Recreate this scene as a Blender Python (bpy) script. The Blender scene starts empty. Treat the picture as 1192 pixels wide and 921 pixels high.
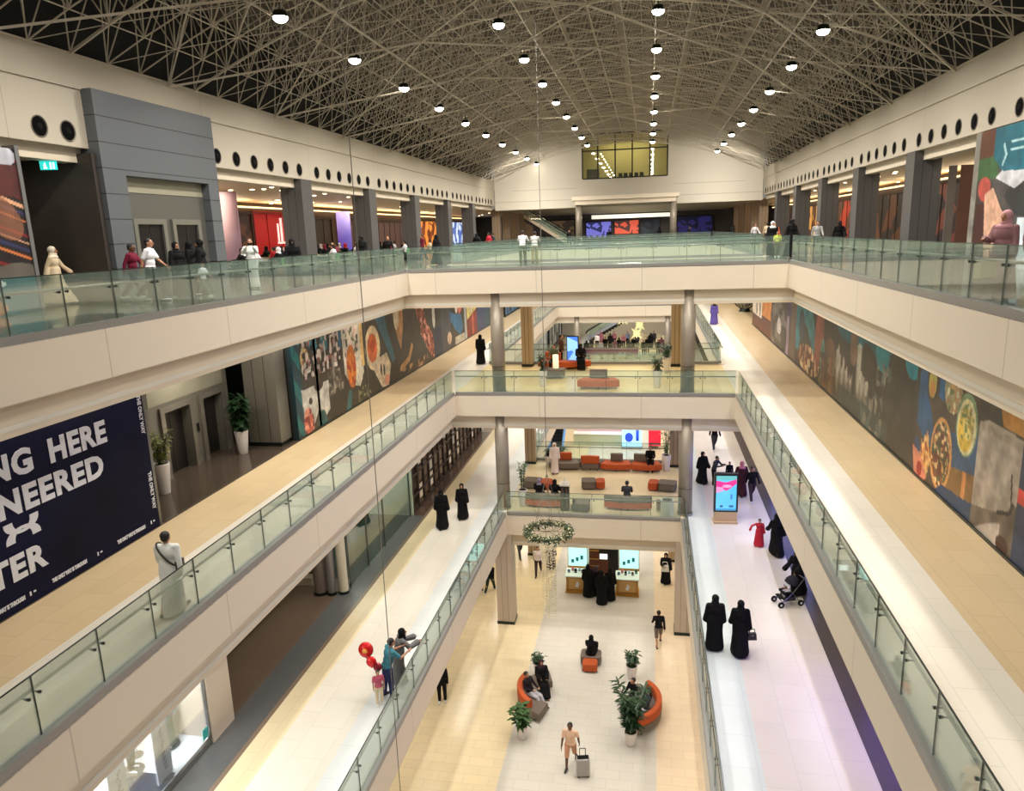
import bpy, math, random
import numpy as np
from mathutils import Vector, Matrix
random.seed(7)
SC = bpy.context.scene
COL = SC.collection
PI = math.pi
R_ = math.radians

# ------------------------------------------------------------------ materials
def lin(c):
    r = []
    for x in c:
        x = x / 255.0
        r.append(x / 12.92 if x <= .04045 else ((x + .055) / 1.055) ** 2.4)
    return (r[0], r[1], r[2], 1)

_M = {}
def mat(name, rgb=(200, 200, 200), rough=.5, metal=0.0, emit=0.0, noise=0.0, nscale=6.0, ergb=None, spec=.5, bump=0.0):
    if name in _M:
        return _M[name]
    m = bpy.data.materials.new(name)
    m.use_nodes = True
    nt = m.node_tree
    b = nt.nodes['Principled BSDF']
    col = lin(rgb)
    b.inputs['Base Color'].default_value = col
    b.inputs['Roughness'].default_value = rough
    b.inputs['Metallic'].default_value = metal
    b.inputs['Specular IOR Level'].default_value = spec
    if emit:
        b.inputs['Emission Color'].default_value = lin(ergb or rgb)
        b.inputs['Emission Strength'].default_value = emit
    if noise or bump:
        tc = nt.nodes.new('ShaderNodeTexCoord')
        n = nt.nodes.new('ShaderNodeTexNoise')
        n.inputs['Scale'].default_value = nscale
        n.inputs['Detail'].default_value = 4
        nt.links.new(tc.outputs['Object'], n.inputs['Vector'])
    if noise:
        mx = nt.nodes.new('ShaderNodeMix'); mx.data_type = 'RGBA'
        mx.inputs['A'].default_value = tuple(max(0, c * (1 - noise)) for c in col[:3]) + (1,)
        mx.inputs['B'].default_value = tuple(min(1, c * (1 + noise)) for c in col[:3]) + (1,)
        nt.links.new(n.outputs['Fac'], mx.inputs['Factor'])
        nt.links.new(mx.outputs['Result'], b.inputs['Base Color'])
    if bump:
        bp = nt.nodes.new('ShaderNodeBump')
        bp.inputs['Strength'].default_value = bump
        nt.links.new(n.outputs['Fac'], bp.inputs['Height'])
        nt.links.new(bp.outputs['Normal'], b.inputs['Normal'])
    _M[name] = m
    return m

def floor_mat(name, zones, tw, th, rough=.27, joint=.84, lo=-24.0, hi=24.0, axis='X', spec=.38, varia=.05, rot=False):
    """polished stone tiles; zones = [(from_coordinate, rgb), ...] along the axis, in metres of the place"""
    m = bpy.data.materials.new(name); m.use_nodes = True
    nt = m.node_tree; N = nt.nodes.new; L = nt.links.new
    b = nt.nodes['Principled BSDF']
    g = N('ShaderNodeNewGeometry'); s = N('ShaderNodeSeparateXYZ'); L(g.outputs['Position'], s.inputs[0])
    mr = N('ShaderNodeMapRange'); mr.inputs['From Min'].default_value = lo; mr.inputs['From Max'].default_value = hi
    L(s.outputs[axis], mr.inputs['Value'])
    cr = N('ShaderNodeValToRGB'); cr.color_ramp.interpolation = 'CONSTANT'
    els = cr.color_ramp.elements
    els[0].position = 0; els[0].color = lin(zones[0][1])
    for i, (p, c) in enumerate(zones[1:]):
        t = (p - lo) / (hi - lo)
        if i == 0:
            e = els[1]; e.position = t
        else:
            e = els.new(t)
        e.color = lin(c)
    if len(zones) == 1:
        els.remove(els[1])
    L(mr.outputs[0], cr.inputs[0])
    br = N('ShaderNodeTexBrick')
    br.inputs['Color1'].default_value = (1, 1, 1, 1)
    br.inputs['Color2'].default_value = (1 - varia, 1 - varia, 1 - varia, 1)
    br.inputs['Mortar'].default_value = (joint, joint, joint, 1)
    br.inputs['Scale'].default_value = 1
    br.inputs['Mortar Size'].default_value = .008
    br.inputs['Brick Width'].default_value = tw
    br.inputs['Row Height'].default_value = th
    br.offset = .5
    if rot:
        cb = N('ShaderNodeCombineXYZ'); L(s.outputs['Y'], cb.inputs['X']); L(s.outputs['X'], cb.inputs['Y'])
        L(cb.outputs[0], br.inputs['Vector'])
    else:
        L(g.outputs['Position'], br.inputs['Vector'])
    n = N('ShaderNodeTexNoise'); n.inputs['Scale'].default_value = .8; n.inputs['Detail'].default_value = 5
    L(g.outputs['Position'], n.inputs['Vector'])
    m1 = N('ShaderNodeMix'); m1.data_type = 'RGBA'; m1.blend_type = 'MULTIPLY'; m1.inputs['Factor'].default_value = 1
    L(cr.outputs[0], m1.inputs['A']); L(br.outputs['Color'], m1.inputs['B'])
    mr2 = N('ShaderNodeMapRange'); mr2.inputs['To Min'].default_value = .94; mr2.inputs['To Max'].default_value = 1.04
    L(n.outputs['Fac'], mr2.inputs['Value'])
    m2 = N('ShaderNodeVectorMath'); m2.operation = 'SCALE'
    L(m1.outputs['Result'], m2.inputs[0]); L(mr2.outputs[0], m2.inputs['Scale'])
    L(m2.outputs[0], b.inputs['Base Color'])
    b.inputs['Roughness'].default_value = rough
    b.inputs['Specular IOR Level'].default_value = spec
    return m

def glass_mat(name, tint, refl=.08, milk=.10, milkc=(170, 200, 185)):
    m = bpy.data.materials.new(name); m.use_nodes = True
    nt = m.node_tree; nt.nodes.clear(); N = nt.nodes.new; L = nt.links.new
    o = N('ShaderNodeOutputMaterial')
    t = N('ShaderNodeBsdfTransparent'); t.inputs[0].default_value = (*tint, 1)
    g = N('ShaderNodeBsdfGlossy'); g.inputs['Roughness'].default_value = .03
    d = N('ShaderNodeBsdfDiffuse'); d.inputs[0].default_value = lin(milkc)
    f = N('ShaderNodeFresnel'); f.inputs['IOR'].default_value = 1.5
    m0 = N('ShaderNodeMixShader'); m0.inputs[0].default_value = milk
    L(t.outputs[0], m0.inputs[1]); L(d.outputs[0], m0.inputs[2])
    mu = N('ShaderNodeMath'); mu.operation = 'MULTIPLY_ADD'; mu.inputs[1].default_value = .55; mu.inputs[2].default_value = refl * .3
    L(f.outputs[0], mu.inputs[0])
    m1 = N('ShaderNodeMixShader'); L(mu.outputs[0], m1.inputs[0]); L(m0.outputs[0], m1.inputs[1]); L(g.outputs[0], m1.inputs[2])
    L(m1.outputs[0], o.inputs[0])
    _M[name] = m
    return m

def seam_mat(name, rgb, period=4.42, rough=.55, dark=.72, axis='Y'):
    """painted panels with a narrow joint every few metres"""
    m = bpy.data.materials.new(name); m.use_nodes = True
    nt = m.node_tree; N = nt.nodes.new; L = nt.links.new
    b = nt.nodes['Principled BSDF']
    g = N('ShaderNodeNewGeometry'); s = N('ShaderNodeSeparateXYZ'); L(g.outputs['Position'], s.inputs[0])
    a = N('ShaderNodeMath'); a.operation = 'ADD'; a.inputs[1].default_value = 100 * period + .3; L(s.outputs[axis], a.inputs[0])
    mo = N('ShaderNodeMath'); mo.operation = 'MODULO'; mo.inputs[1].default_value = period; L(a.outputs[0], mo.inputs[0])
    lt = N('ShaderNodeMath'); lt.operation = 'LESS_THAN'; lt.inputs[1].default_value = .03; L(mo.outputs[0], lt.inputs[0])
    mx = N('ShaderNodeMix'); mx.data_type = 'RGBA'
    c = lin(rgb)
    mx.inputs['A'].default_value = c; mx.inputs['B'].default_value = (c[0] * dark, c[1] * dark, c[2] * dark, 1)
    L(lt.outputs[0], mx.inputs['Factor']); L(mx.outputs['Result'], b.inputs['Base Color'])
    b.inputs['Roughness'].default_value = rough
    return m

# ------------------------------------------------------------------ mesh builder
class MB:
    def __init__(s):
        s.v = []; s.f = []
    def add(s, vs, fs):
        b = len(s.v); s.v += [tuple(p) for p in vs]; s.f += [tuple(b + i for i in f) for f in fs]
        return s
    def box(s, x0, x1, y0, y1, z0, z1):
        v = [(x, y, z) for z in (z0, z1) for y in (y0, y1) for x in (x0, x1)]
        return s.add(v, [(0, 2, 3, 1), (4, 5, 7, 6), (0, 1, 5, 4), (2, 6, 7, 3), (0, 4, 6, 2), (1, 3, 7, 5)])
    def cbox(s, c, d, rz=0, taper=1.0):
        ca, sa = math.cos(rz), math.sin(rz)
        v = []
        for k, z in enumerate((-d[2] / 2, d[2] / 2)):
            t = taper if k else 1
            for y in (-d[1] / 2, d[1] / 2):
                for x in (-d[0] / 2, d[0] / 2):
                    X, Y = x * t, y * t
                    v.append((c[0] + X * ca - Y * sa, c[1] + X * sa + Y * ca, c[2] + z))
        return s.add(v, [(0, 2, 3, 1), (4, 5, 7, 6), (0, 1, 5, 4), (2, 6, 7, 3), (0, 4, 6, 2), (1, 3, 7, 5)])
    def tube(s, p0, p1, r0, r1=None, n=8, cap=True):
        r1 = r0 if r1 is None else r1
        p0 = Vector(p0); p1 = Vector(p1); d = (p1 - p0)
        if d.length < 1e-6: return s
        d.normalize()
        a = d.orthogonal().normalized(); b = d.cross(a)
        v = []
        for p, r in ((p0, r0), (p1, r1)):
            for i in range(n):
                t = 2 * PI * i / n
                v.append(p + a * (math.cos(t) * r) + b * (math.sin(t) * r))
        f = [(i, (i + 1) % n, n + (i + 1) % n, n + i) for i in range(n)]
        if cap: f += [tuple(range(n - 1, -1, -1)), tuple(range(n, 2 * n))]
        return s.add(v, f)
    def path(s, pts, r, n=6):
        for a, b in zip(pts, pts[1:]):
            s.tube(a, b, r, r, n)
        return s
    def ball(s, c, r, nu=12, nv=8, axes=None):
        if not hasattr(r, '__len__'): r = (r, r, r)
        ax = axes or (Vector((1, 0, 0)), Vector((0, 1, 0)), Vector((0, 0, 1)))
        v = []; f = []
        c = Vector(c)
        def P(a, b, z): return c + ax[0] * (a * r[0]) + ax[1] * (b * r[1]) + ax[2] * (z * r[2])
        v.append(P(0, 0, 1))
        for j in range(1, nv):
            t = PI * j / nv
            for i in range(nu):
                p = 2 * PI * i / nu
                v.append(P(math.sin(t) * math.cos(p), math.sin(t) * math.sin(p), math.cos(t)))
        v.append(P(0, 0, -1))
        for i in range(nu): f.append((0, 1 + i, 1 + (i + 1) % nu))
        for j in range(nv - 2):
            for i in range(nu):
                a = 1 + j * nu + i; b_ = 1 + j * nu + (i + 1) % nu
                f.append((a, a + nu, b_ + nu, b_))
        l = len(v) - 1; o = 1 + (nv - 2) * nu
        for i in range(nu): f.append((l, o + (i + 1) % nu, o + i))
        return s.add(v, f)
    def caps(s, p0, p1, r0, r1=None, n=10):
        r1 = r0 if r1 is None else r1
        s.tube(p0, p1, r0, r1, n); s.ball(p0, r0, n, 6); s.ball(p1, r1, n, 6)
        return s
    def rings(s, rs, n=20, cap=True):
        """rs = [(cx,cy,cz,rx,ry)]"""
        v = []
        for cx, cy, cz, rx, ry in rs:
            for i in range(n):
                t = 2 * PI * i / n
                v.append((cx + rx * math.cos(t), cy + ry * math.sin(t), cz))
        f = []
        for k in range(len(rs) - 1):
            for i in range(n):
                a = k * n + i; b = k * n + (i + 1) % n
                f.append((a, b, b + n, a + n))
        if cap:
            f.append(tuple(range(n - 1, -1, -1))); f.append(tuple((len(rs) - 1) * n + i for i in range(n)))
        return s.add(v, f)
    def prism(s, poly, z0, z1):
        n = len(poly)
        v = [(x, y, z0) for x, y in poly] + [(x, y, z1) for x, y in poly]
        return s.add(v, [tuple(range(n - 1, -1, -1)), tuple(range(n, 2 * n))] + [(i, (i + 1) % n, n + (i + 1) % n, n + i) for i in range(n)])
    def mesh(s, name='m', smooth=False):
        me = bpy.data.meshes.new(name); me.from_pydata(s.v, [], s.f); me.update()
        if smooth: me.shade_smooth()
        return me

def link(name, me, m=None, parent=None, smooth=False):
    o = bpy.data.objects.new(name, me)
    COL.objects.link(o)
    if m is not None and me is not None and len(me.materials) == 0:
        me.materials.append(m)
    if smooth: me.shade_smooth()
    if parent is not None: o.parent = parent
    return o
def obj(name, mb, m, parent=None, smooth=False):
    return link(name, mb.mesh(name), m, parent, smooth)
def struct(name, mb, m, smooth=False):
    o = obj(name, mb, m, None, smooth); o['kind'] = 'structure'; return o
def tag(o, label, cat, group=None):
    o['label'] = label; o['category'] = cat
    if group: o['group'] = group
    return o
def thing(name, label, cat, loc=(0, 0, 0), rz=0, group=None):
    o = bpy.data.objects.new(name, None); COL.objects.link(o)
    o.location = loc; o.rotation_euler = (0, 0, rz); o.empty_display_size = .1
    return tag(o, label, cat, group)
def dup(root, loc, rz=0, label=None, group=None, sc=1):
    r = root.copy(); COL.objects.link(r); r.location = loc; r.rotation_euler = (0, 0, rz); r.scale = (sc, sc, sc)
    if label: r['label'] = label
    if group: r['group'] = group
    for ch in list(root.children):
        c = ch.copy(); COL.objects.link(c); c.parent = r
        for g in ch.children:
            d = g.copy(); COL.objects.link(d); d.parent = c
    return r
ORD = ['first', 'second', 'third', 'fourth', 'fifth', 'sixth', 'seventh', 'eighth', 'ninth', 'tenth', 'eleventh', 'twelfth', 'thirteenth', 'fourteenth']

F0, F1, F2, F3 = 0.0, 5.68, 11.36, 17.04
EDGE = {1: (-6.53, 1.5), 2: (-8.85, 3.75), 3: (-10.8, 5.7)}
FZ = {1: F1, 2: F2, 3: F3}

# palette
FASCIA = seam_mat('fascia_paint', (222, 209, 190), 4.42)
FASCIAX = seam_mat('fascia_paint_cross', (222, 209, 190), 4.6, axis='X')
SOFFIT = mat('soffit_paint', (220, 206, 184), .6)
CEIL = mat('ceiling_paint', (225, 220, 208), .7)
METAL = mat('brushed_metal', (150, 148, 146), .25, .9)
RAILM = mat('handrail_steel', (138, 144, 134), .3, .5)
SHOE = mat('anodised_shoe', (150, 148, 144), .35, .35)
DMETAL = mat('dark_metal', (52, 58, 54), .3, .8)
COLM = mat('column_cladding', (150, 140, 126), .32, .25, noise=.06, nscale=2)
COLSQ = mat('ground_column_cladding', (190, 176, 162), .45, .05)
GREYC = mat('grey_column_cladding', (92, 90, 90), .35, .2)
GLASS = glass_mat('railing_glass', (.925, .975, .95), milk=.09, milkc=(206, 232, 218))
CLEAR = glass_mat('shop_glass', (.95, .97, .97), .1, .01)
BLACK = mat('black_cloth', (16, 15, 17), .85, spec=.2)
WHITEC = mat('white_cloth', (222, 222, 220), .8, spec=.2)

# ------------------------------------------------------------------ floors
Y0 = -8.0
def deck(k, fl, ybr, outerL, outerR, yend, far=72.0):
    xl, xr = EDGE[k]; z = FZ[k]; t = .3
    m = {}
    left = MB(); left.box(outerL, xl - .14, Y0, yend, z - t, z); struct('floor', left, fl[0])
    right = MB(); right.box(xr + .14, outerR, Y0, yend, z - t, z); struct('floor', right, fl[1])
    b = MB(); b.box(xl - .14, xr + .14, ybr + .14, 40.4 - .14, z - t, z); struct('floor', b, fl[2])
    b = MB(); b.box(xl - .14, xr + .14, Y0, .01, z - t, z); struct('floor', b, fl[2])
    b = MB(); b.box(xl - .14, xr + .14, far + .14, yend, z - t, z); struct('floor', b, fl[2])
    # fascias and recessed lower bands round both openings
    for (ya, yb) in ((.15, ybr), (40.4, far)):
        f = MB(); f.box(xl - .28, xl, ya, yb, z - .98, z + .02); struct('trim_1', f, FASCIA)
        f = MB(); f.box(xr, xr + .28, ya, yb, z - .98, z + .02); struct('trim_2', f, FASCIA)
        f = MB(); f.box(xl - .28, xr + .28, yb, yb + .28, z - .98, z + .02); struct('trim_3', f, FASCIAX)
        f = MB(); f.box(xl - .28, xr + .28, ya - .28, ya, z - .98, z + .02); struct('trim_4', f, FASCIAX)
        e = .29
        f = MB(); f.box(xl - e - .3, xl - e, ya - e, yb + e, z - 1.62, z - .9)
        struct('trim_5', f, SOFFIT)
        f = MB(); f.box(xr + e, xr + e + .3, ya - e, yb + e, z - 1.62, z - .9)
        struct('trim_6', f, SOFFIT)
        f = MB(); f.box(xl - e, xr + e, yb + e, yb + e + .3, z - 1.62, z - .9)
        struct('trim_7', f, SOFFIT)
        f = MB(); f.box(xl - e, xr + e, ya - e - .3, ya - e, z - 1.62, z - .9)
        struct('trim_8', f, SOFFIT)
    # ceilings of the storey below
    c = MB()
    c.box(outerL, xl - .28, Y0, yend, z - 1.5, z - 1.4)
    c.box(xr + .28, outerR, Y0, yend, z - 1.5, z - 1.4)
    c.box(xl - .28, xr + .28, ybr + .28, 40.4 - .28, z - 1.5, z - 1.4)
    c.box(xl - .28, xr + .28, far + .28, yend, z - 1.5, z - 1.4)
    c.box(xl - .28, xr + .28, Y0, -.13, z - 1.5, z - 1.4)
    struct('ceiling', c, CEIL)

TAN = (214, 190, 150); LITE = (228, 220, 205)
f2l = floor_mat('second_floor_left_tiles', [(-24, (92, 80, 68)), (-12.8, TAN), (-10.95, LITE)], 1.2, .6, rot=True)
f2r = floor_mat('second_floor_right_tiles', [(-24, LITE), (5.7, TAN)], 1.2, .6, rot=True)
f2b = floor_mat('second_floor_bridge_tiles', [(-24, (236, 214, 158)), (34.2, (232, 206, 150)), (36.6, (236, 218, 168)), (38.6, (228, 202, 148))], 1.2, .6, axis='Y', hi=60)  # warm cream tiles; part of the yellow is warm light put into the colour
deck(2, (f2l, f2r, f2b), 32.2, -20, 14, 108)
f1l = floor_mat('first_floor_left_tiles', [(-24, (124, 106, 90)), (-10.45, (226, 208, 170)), (-9.7, (220, 212, 198)), (-7.9, (212, 214, 212))], 1.2, .9, rot=True)
f1r = floor_mat('first_floor_right_tiles', [(-24, (210, 217, 216)), (2.8, (220, 210, 204)), (4.65, (224, 212, 194)), (5.4, (86, 76, 70))], 1.2, .9, rot=True)
f1b = floor_mat('first_floor_bridge_tiles', [(-24, (228, 210, 172))], 1.2, 1.2)
deck(1, (f1l, f1r, f1b), 31.75, -20, 12, 108)
f3t = floor_mat('third_floor_tiles', [(-40, (120, 122, 112))], 2.4, 1.2, rough=.1, joint=.75, varia=.45, lo=-50, hi=50)
deck(3, (f3t, f3t, f3t), 32.2, -34, 27, 118)
f0 = floor_mat('ground_floor_tiles', [(-24, (232, 214, 176)), (-5.1, (206, 200, 190)), (.22, (230, 208, 178))], .9, .45, rough=.2, joint=.8)
b = MB(); b.box(-20, 12, Y0, 108, -.3, 0); struct('floor', b, f0)

# ------------------------------------------------------------------ railings
PW = 1.35
panel_cache = {}
def railing(label, a, b, z, inward):
    """a, b: ends of the slab edge (x, y); inward: unit vector towards the walkway"""
    a = Vector((a[0], a[1], 0)); b = Vector((b[0], b[1], 0)); L = (b - a).length
    ang = math.atan2(b.y - a.y, b.x - a.x)
    inw = Vector((inward[0], inward[1], 0))
    side = 1 if Vector((-(b - a).y, (b - a).x, 0)).dot(inw) > 0 else -1
    t = thing('glass_railing', label, 'railing', (a.x, a.y, z), ang)
    s = MB(); s.box(.02, L - .02, -.0 if side > 0 else -.15, .15 if side > 0 else .0, .0, .17)
    obj('base_shoe', s, SHOE, t)
    n = max(1, round(L / PW)); w = L / n
    key = round(w, 3)
    if key not in panel_cache:
        g = MB(); g.box(.006, w - .006, -.009, .009, .0, 1.0)
        panel_cache[key] = g.mesh('glass_panel'); panel_cache[key].materials.append(GLASS)
    off = .10 * side
    for i in range(n):
        o = link('glass_panel', panel_cache[key], None, t); o.location = (i * w, off, .15)
    c = MB(); c.box(0, L, off - .012, off + .012, 1.15, 1.165); obj('top_edge', c, DMETAL, t)
    hr = off + .09 * side
    h = MB(); h.tube((0, hr, .88), (L, hr, .88), .028, n=8); obj('handrail', h, RAILM, t, True)
    kb = ('b', side)
    if kb not in panel_cache:
        g = MB()
        for dx in (-.1, .1):
            g.tube((dx, 0, .83), (dx, .09 * side, .83), .012, n=6); g.tube((dx, .09 * side, .83), (dx, .09 * side, .88), .01, n=6)
            g.tube((dx, -.02, .83), (dx, .02, .83), .026, n=8)
        g.box(-.006, .006, -.012, .012, 0.15, 1.15)
        panel_cache[kb] = g.mesh('bracket'); panel_cache[kb].materials.append(DMETAL)
    for i in range(1, n):
        o = link('bracket', panel_cache[kb], None, t); o.location = (i * w, off, 0)
lev = {1: 'lowest upper', 2: 'middle', 3: 'top'}
for k in (3, 2, 1):
    xl, xr = EDGE[k]; z = FZ[k]; yb = 31.75 if k == 1 else 32.2
    railing(f'green tinted glass railing along the left edge of the {lev[k]} gallery', (xl, .15), (xl, yb - .03), z, (-1, 0))
    railing(f'green tinted glass railing along the right edge of the {lev[k]} gallery', (xr, .15), (xr, yb), z, (1, 0))
    railing(f'glass railing across the near side of the {lev[k]} gallery bridge', (xl, yb), (xr, yb), z, (0, 1))
    railing(f'glass railing across the far side of the {lev[k]} gallery bridge', (xl, 40.4), (xr, 40.4), z, (0, -1))
    railing(f'glass railing on the left of the {lev[k]} gallery beyond the bridge', (xl, 40.4), (xl, 72), z, (-1, 0))
    railing(f'glass railing on the right of the {lev[k]} gallery beyond the bridge', (xr, 40.4), (xr, 72), z, (1, 0))
    railing(f'glass railing of the {lev[k]} gallery at the far end of the second void', (xl, 72), (xr, 72), z, (0, 1))

# ------------------------------------------------------------------ columns of the atrium
def rcol(x, y, z0, z1, r, label, group=None):
    t = thing('round_column', label, 'column', (x, y, z0), 0, group)
    m = MB(); m.tube((0, 0, 0), (0, 0, z1 - z0), r, n=28); o = obj('shaft', m, COLM, t, False)
    for p in o.data.polygons: p.use_smooth = len(p.vertices) == 4
    m = MB(); m.tube((0, 0, 0), (0, 0, .12), r + .03, n=28); obj('base_ring', m, METAL, t)
    m = MB(); m.tube((0, 0, 1.3), (0, 0, 1.32), r + .004, n=28); obj('joint_ring', m, DMETAL, t)
    return t
def sqcol(x, y, z0, z1, wx, wy, m_, label, group=None, name='square_column'):
    t = thing(name, label, 'column', (x, y, z0), 0, group)
    m = MB(); m.box(-wx / 2, wx / 2, -wy / 2, wy / 2, 0, z1 - z0); obj('shaft', m, m_, t)
    m = MB(); m.box(-wx / 2 - .02, wx / 2 + .02, -wy / 2 - .02, wy / 2 + .02, 0, .15); obj('plinth', m, DMETAL, t)
    m = MB()
    for sx in (-.18, .18):
        m.box(sx * wx - .012, sx * wx + .012, -wy / 2 - .006, wy / 2 + .006, .15, z1 - z0)
    obj('cladding_joint', m, mat('joint_pale', (150, 138, 126), .6) if m_ is COLSQ else mat('joint_dark', (66, 60, 56), .6), t)
    return t
for side, x in (('left', -6.75), ('right', 1.70)):
    sqcol(x, 32.17, 0, F1 - .98, .82, .8, COLSQ, f'broad square beige column standing on the ground floor at the {side} of the void')
    rcol(x * 1.011, 32.72, F1, F2 - .98, .32, f'round grey column on the first gallery, {side} end of the bridge')
    rcol(x * 1.011, 32.72, F2, F3 - .98, .31, f'round grey column on the second gallery, {side} end of the bridge')
for side, x in (('left', -6.62), ('right', 1.5)):
    for k, (za, zb) in enumerate(((0, F1 - 1.5), (F1, F2 - 1.5), (F2, F3 - 1.5))):
        sqcol(x, 39.9, za, zb, .6, .6, mat('tan_column', (172, 148, 116), .4, .1), f'slim tan square column at the {side} back of the {["ground floor","first","second"][k]} bridge')
for side, x in (('left', -7.0), ('right', 1.85)):
    rcol(x, 72.5, F1, F2 - .98, .33, f'far {side} round column beyond the second void, on the first gallery')
    rcol(x, 72.5, F2, F3 - .98, .33, f'far {side} round column beyond the second void, on the second gallery')
    rcol(x - .3 if x < 0 else x + .6, 79.3, F3, 22.1, .34, f'{side} round column under the balcony of the arched end wall')

# ------------------------------------------------------------------ hall shell above the top gallery
BEAM = seam_mat('beam_paint', (196, 186, 168), 8.85)
XL, XR = -16.4, 11.3
for nm, x, s in (('wall_left', XL, -1), ('wall_right', XR, 1)):
    m = MB(); m.box(min(x, x + s * .5), max(x, x + s * .5), Y0, 80, 23.2, 24.15); struct(nm, m, BEAM)
    m = MB(); x2 = x + s * .06; m.box(min(x2, x + s * .5), max(x2, x + s * .5), Y0, 80, 21.55, 23.2)
    struct(nm, m, BEAM)
    m = MB(); x2 = x + s * .35; m.box(min(x2, x + s * .8), max(x2, x + s * .8), Y0, 80, 21.15, 21.55); struct('trim_9', m, SOFFIT)
    m = MB(); x2 = x + s * .5; x3 = x + s * (10.6 if s < 0 else 6.7); m.box(min(x2, x3), max(x2, x3), Y0, 118, 21.3, 21.4)
    struct('ceiling', m, mat('side_hall_ceiling', (232, 208, 174), .6))
    m = MB(); x4 = x + s * (10.6 if s < 0 else 6.7); m.box(min(x4, x4 + s * .3), max(x4, x4 + s * .3), Y0, 118, F3, 21.4)
    struct(nm, m, mat('brown_shopfront_wall', (92, 74, 66), .5, noise=.1))
# porthole vents
RIM = mat('vent_rim', (120, 112, 100), .4, .3); HOLE = mat('vent_bowl', (9, 8, 8), .9, spec=.1)
def vent_proto():
    t = thing('air_vent', 'round black air vent in the beam', 'vent')
    m = MB()
    n = 20; v = []; f = []
    for r, d in ((.29, .0), (.30, .015), (.27, .02), (.26, .0)):
        for i in range(n):
            a = 2 * PI * i / n; v.append((d, r * math.cos(a), r * math.sin(a)))
    for k in range(3):
        for i in range(n):
            f.append((k * n + i, k * n + (i + 1) % n, (k + 1) * n + (i + 1) % n, (k + 1) * n + i))
    m.add(v, f); obj('rim', m, RIM, t, True)
    m = MB(); m.ball((.0, 0, 0), (.012, .27, .27), 16, 8); obj('bowl', m, HOLE, t, True)
    m = MB(); m.ball((.015, 0, 0), (.03, .1, .1), 10, 6); obj('nozzle', m, mat('vent_nozzle', (26, 24, 22), .8, spec=.1), t, True)
    return t
vp = None
for s, x, ys in (('left', XL - .06, (18.49, 19.52)), ('left', XL - .06, None), ('right', XR + .06, (26.7,)), ('right', XR + .06, None)):
    if ys is None:
        st = 27.07 if s == 'left' else 28.62
        ys = [st + 8.85 * k + 1.39 * j for k in range(6) for j in range(6)]
        ys = [y for y in ys if y < 79]
    for y in ys:
        if y < 20 and s == 'left':
            lb = 'round black air vent in the beam left of the grey lift block'
            gp = 'pair of air vents left of the grey lift block'
        elif y < 27 and s == 'right':
            lb = 'large round black air vent at the right edge, above the teal banner'; gp = None
        else:
            lb = f'round black air vent in the long beam above the {s} columns'
            gp = f'row of air vents in the {s} beam'
        loc = (x, y, 21.97); rz = 0 if s == 'left' else PI
        if vp is None:
            vp = vent_proto(); vp.location = loc; vp.rotation_euler.z = rz; vp['label'] = lb; vp['group'] = gp
        else:
            d = dup(vp, loc, rz, lb, gp)
            if gp is None and 'group' in d.keys(): del d['group']
# grey columns under the beams
for s, x, ys in (('left', -16.95, [34.5 + 8.85 * k for k in range(5)]), ('right', 11.85, [36.3 + 8.85 * k for k in range(5)])):
    for i, y in enumerate(ys):
        ref = 'counting from the grey lift block' if s == 'left' else 'counting from the mural at the right edge'
        sqcol(x, y, F3, 21.55 + (.0), 1.1, 1.15, GREYC, f'{ORD[i]} tall dark grey column under the {s} porthole beam, {ref}', f'columns under the {s} beam', name='grey_column')
for s, x in (('left', -16.9), ('right', 11.85)):
    for i, y in enumerate([83 + 6 * k for k in range(5)]):
        sqcol(x, y, F3, 21.3, .9, .9, mat('far_column', (150, 128, 104), .4), f'{ORD[i]} tan column beyond the end wall on the {s} side', f'tan columns beyond the end wall, {s}', name='tan_column')
# second rank columns in the side halls
PURP = mat('purple_lit_column', (150, 140, 205), .5, ergb=(110, 90, 255), emit=.3)  # violet and pink light on the shafts put into their colour and glow
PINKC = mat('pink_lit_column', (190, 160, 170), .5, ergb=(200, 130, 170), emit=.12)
for i, (x, y, m_) in enumerate(((-20.8, 34.6, PINKC), (-21.3, 43.4, PURP), (-22.2, 52.3, PURP))):
    t = thing('lit_column', ['tall pink lit column beside the grey lift block', 'narrow violet lit column left of the first grey column', 'violet lit column between the first and second grey columns'][i], 'column', (x, y, F3))
    m = MB(); m.tube((0, 0, 0), (0, 0, 3.6 if i else 4.1), .5, n=20); obj('shaft', m, m_, t, True)
    m = MB(); m.tube((0, 0, 0), (0, 0, .1), .56, n=20); obj('base_ring', m, DMETAL, t)
# end wall with arch top
def arch_z(x, base=27.6): return base - .018 * (x + 2.55) ** 2
WHITEW = mat('end_wall_plaster', (196, 188, 172), .6)
n = 28
xs = [XL + (XR - XL) * i / n for i in range(n + 1)]
WX0, WX1, WZ0, WZ1 = -6.9, 1.82, 23.95, 28.4
def wallpoly(poly, y0, y1):
    m = MB(); k = len(poly)
    v = [(x, y0, z) for x, z in poly] + [(x, y1, z) for x, z in poly]
    m.add(v, [tuple(range(k)), tuple(range(2 * k - 1, k - 1, -1))] + [(i, i + k, (i + 1) % k + k, (i + 1) % k) for i in range(k)])
    return m
up = lambda a, b: [(x, arch_z(x) + 3.6) for x in np.linspace(b, a, 12)]
struct('wall_back', wallpoly([(XL, 21.1), (WX0, 21.1)] + up(XL, WX0), 80, 80.4), WHITEW)
struct('wall_back', wallpoly([(WX1, 21.1), (XR, 21.1)] + up(WX1, XR), 80, 80.4), WHITEW)
struct('wall_back', wallpoly([(WX0, 21.1), (WX1, 21.1), (WX1, WZ0), (WX0, WZ0)], 80, 80.4), WHITEW)
struct('wall_back', wallpoly([(WX0, WZ1), (WX1, WZ1), (WX1, 31.3), (WX0, 31.3)], 80, 80.4), WHITEW)
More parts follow.
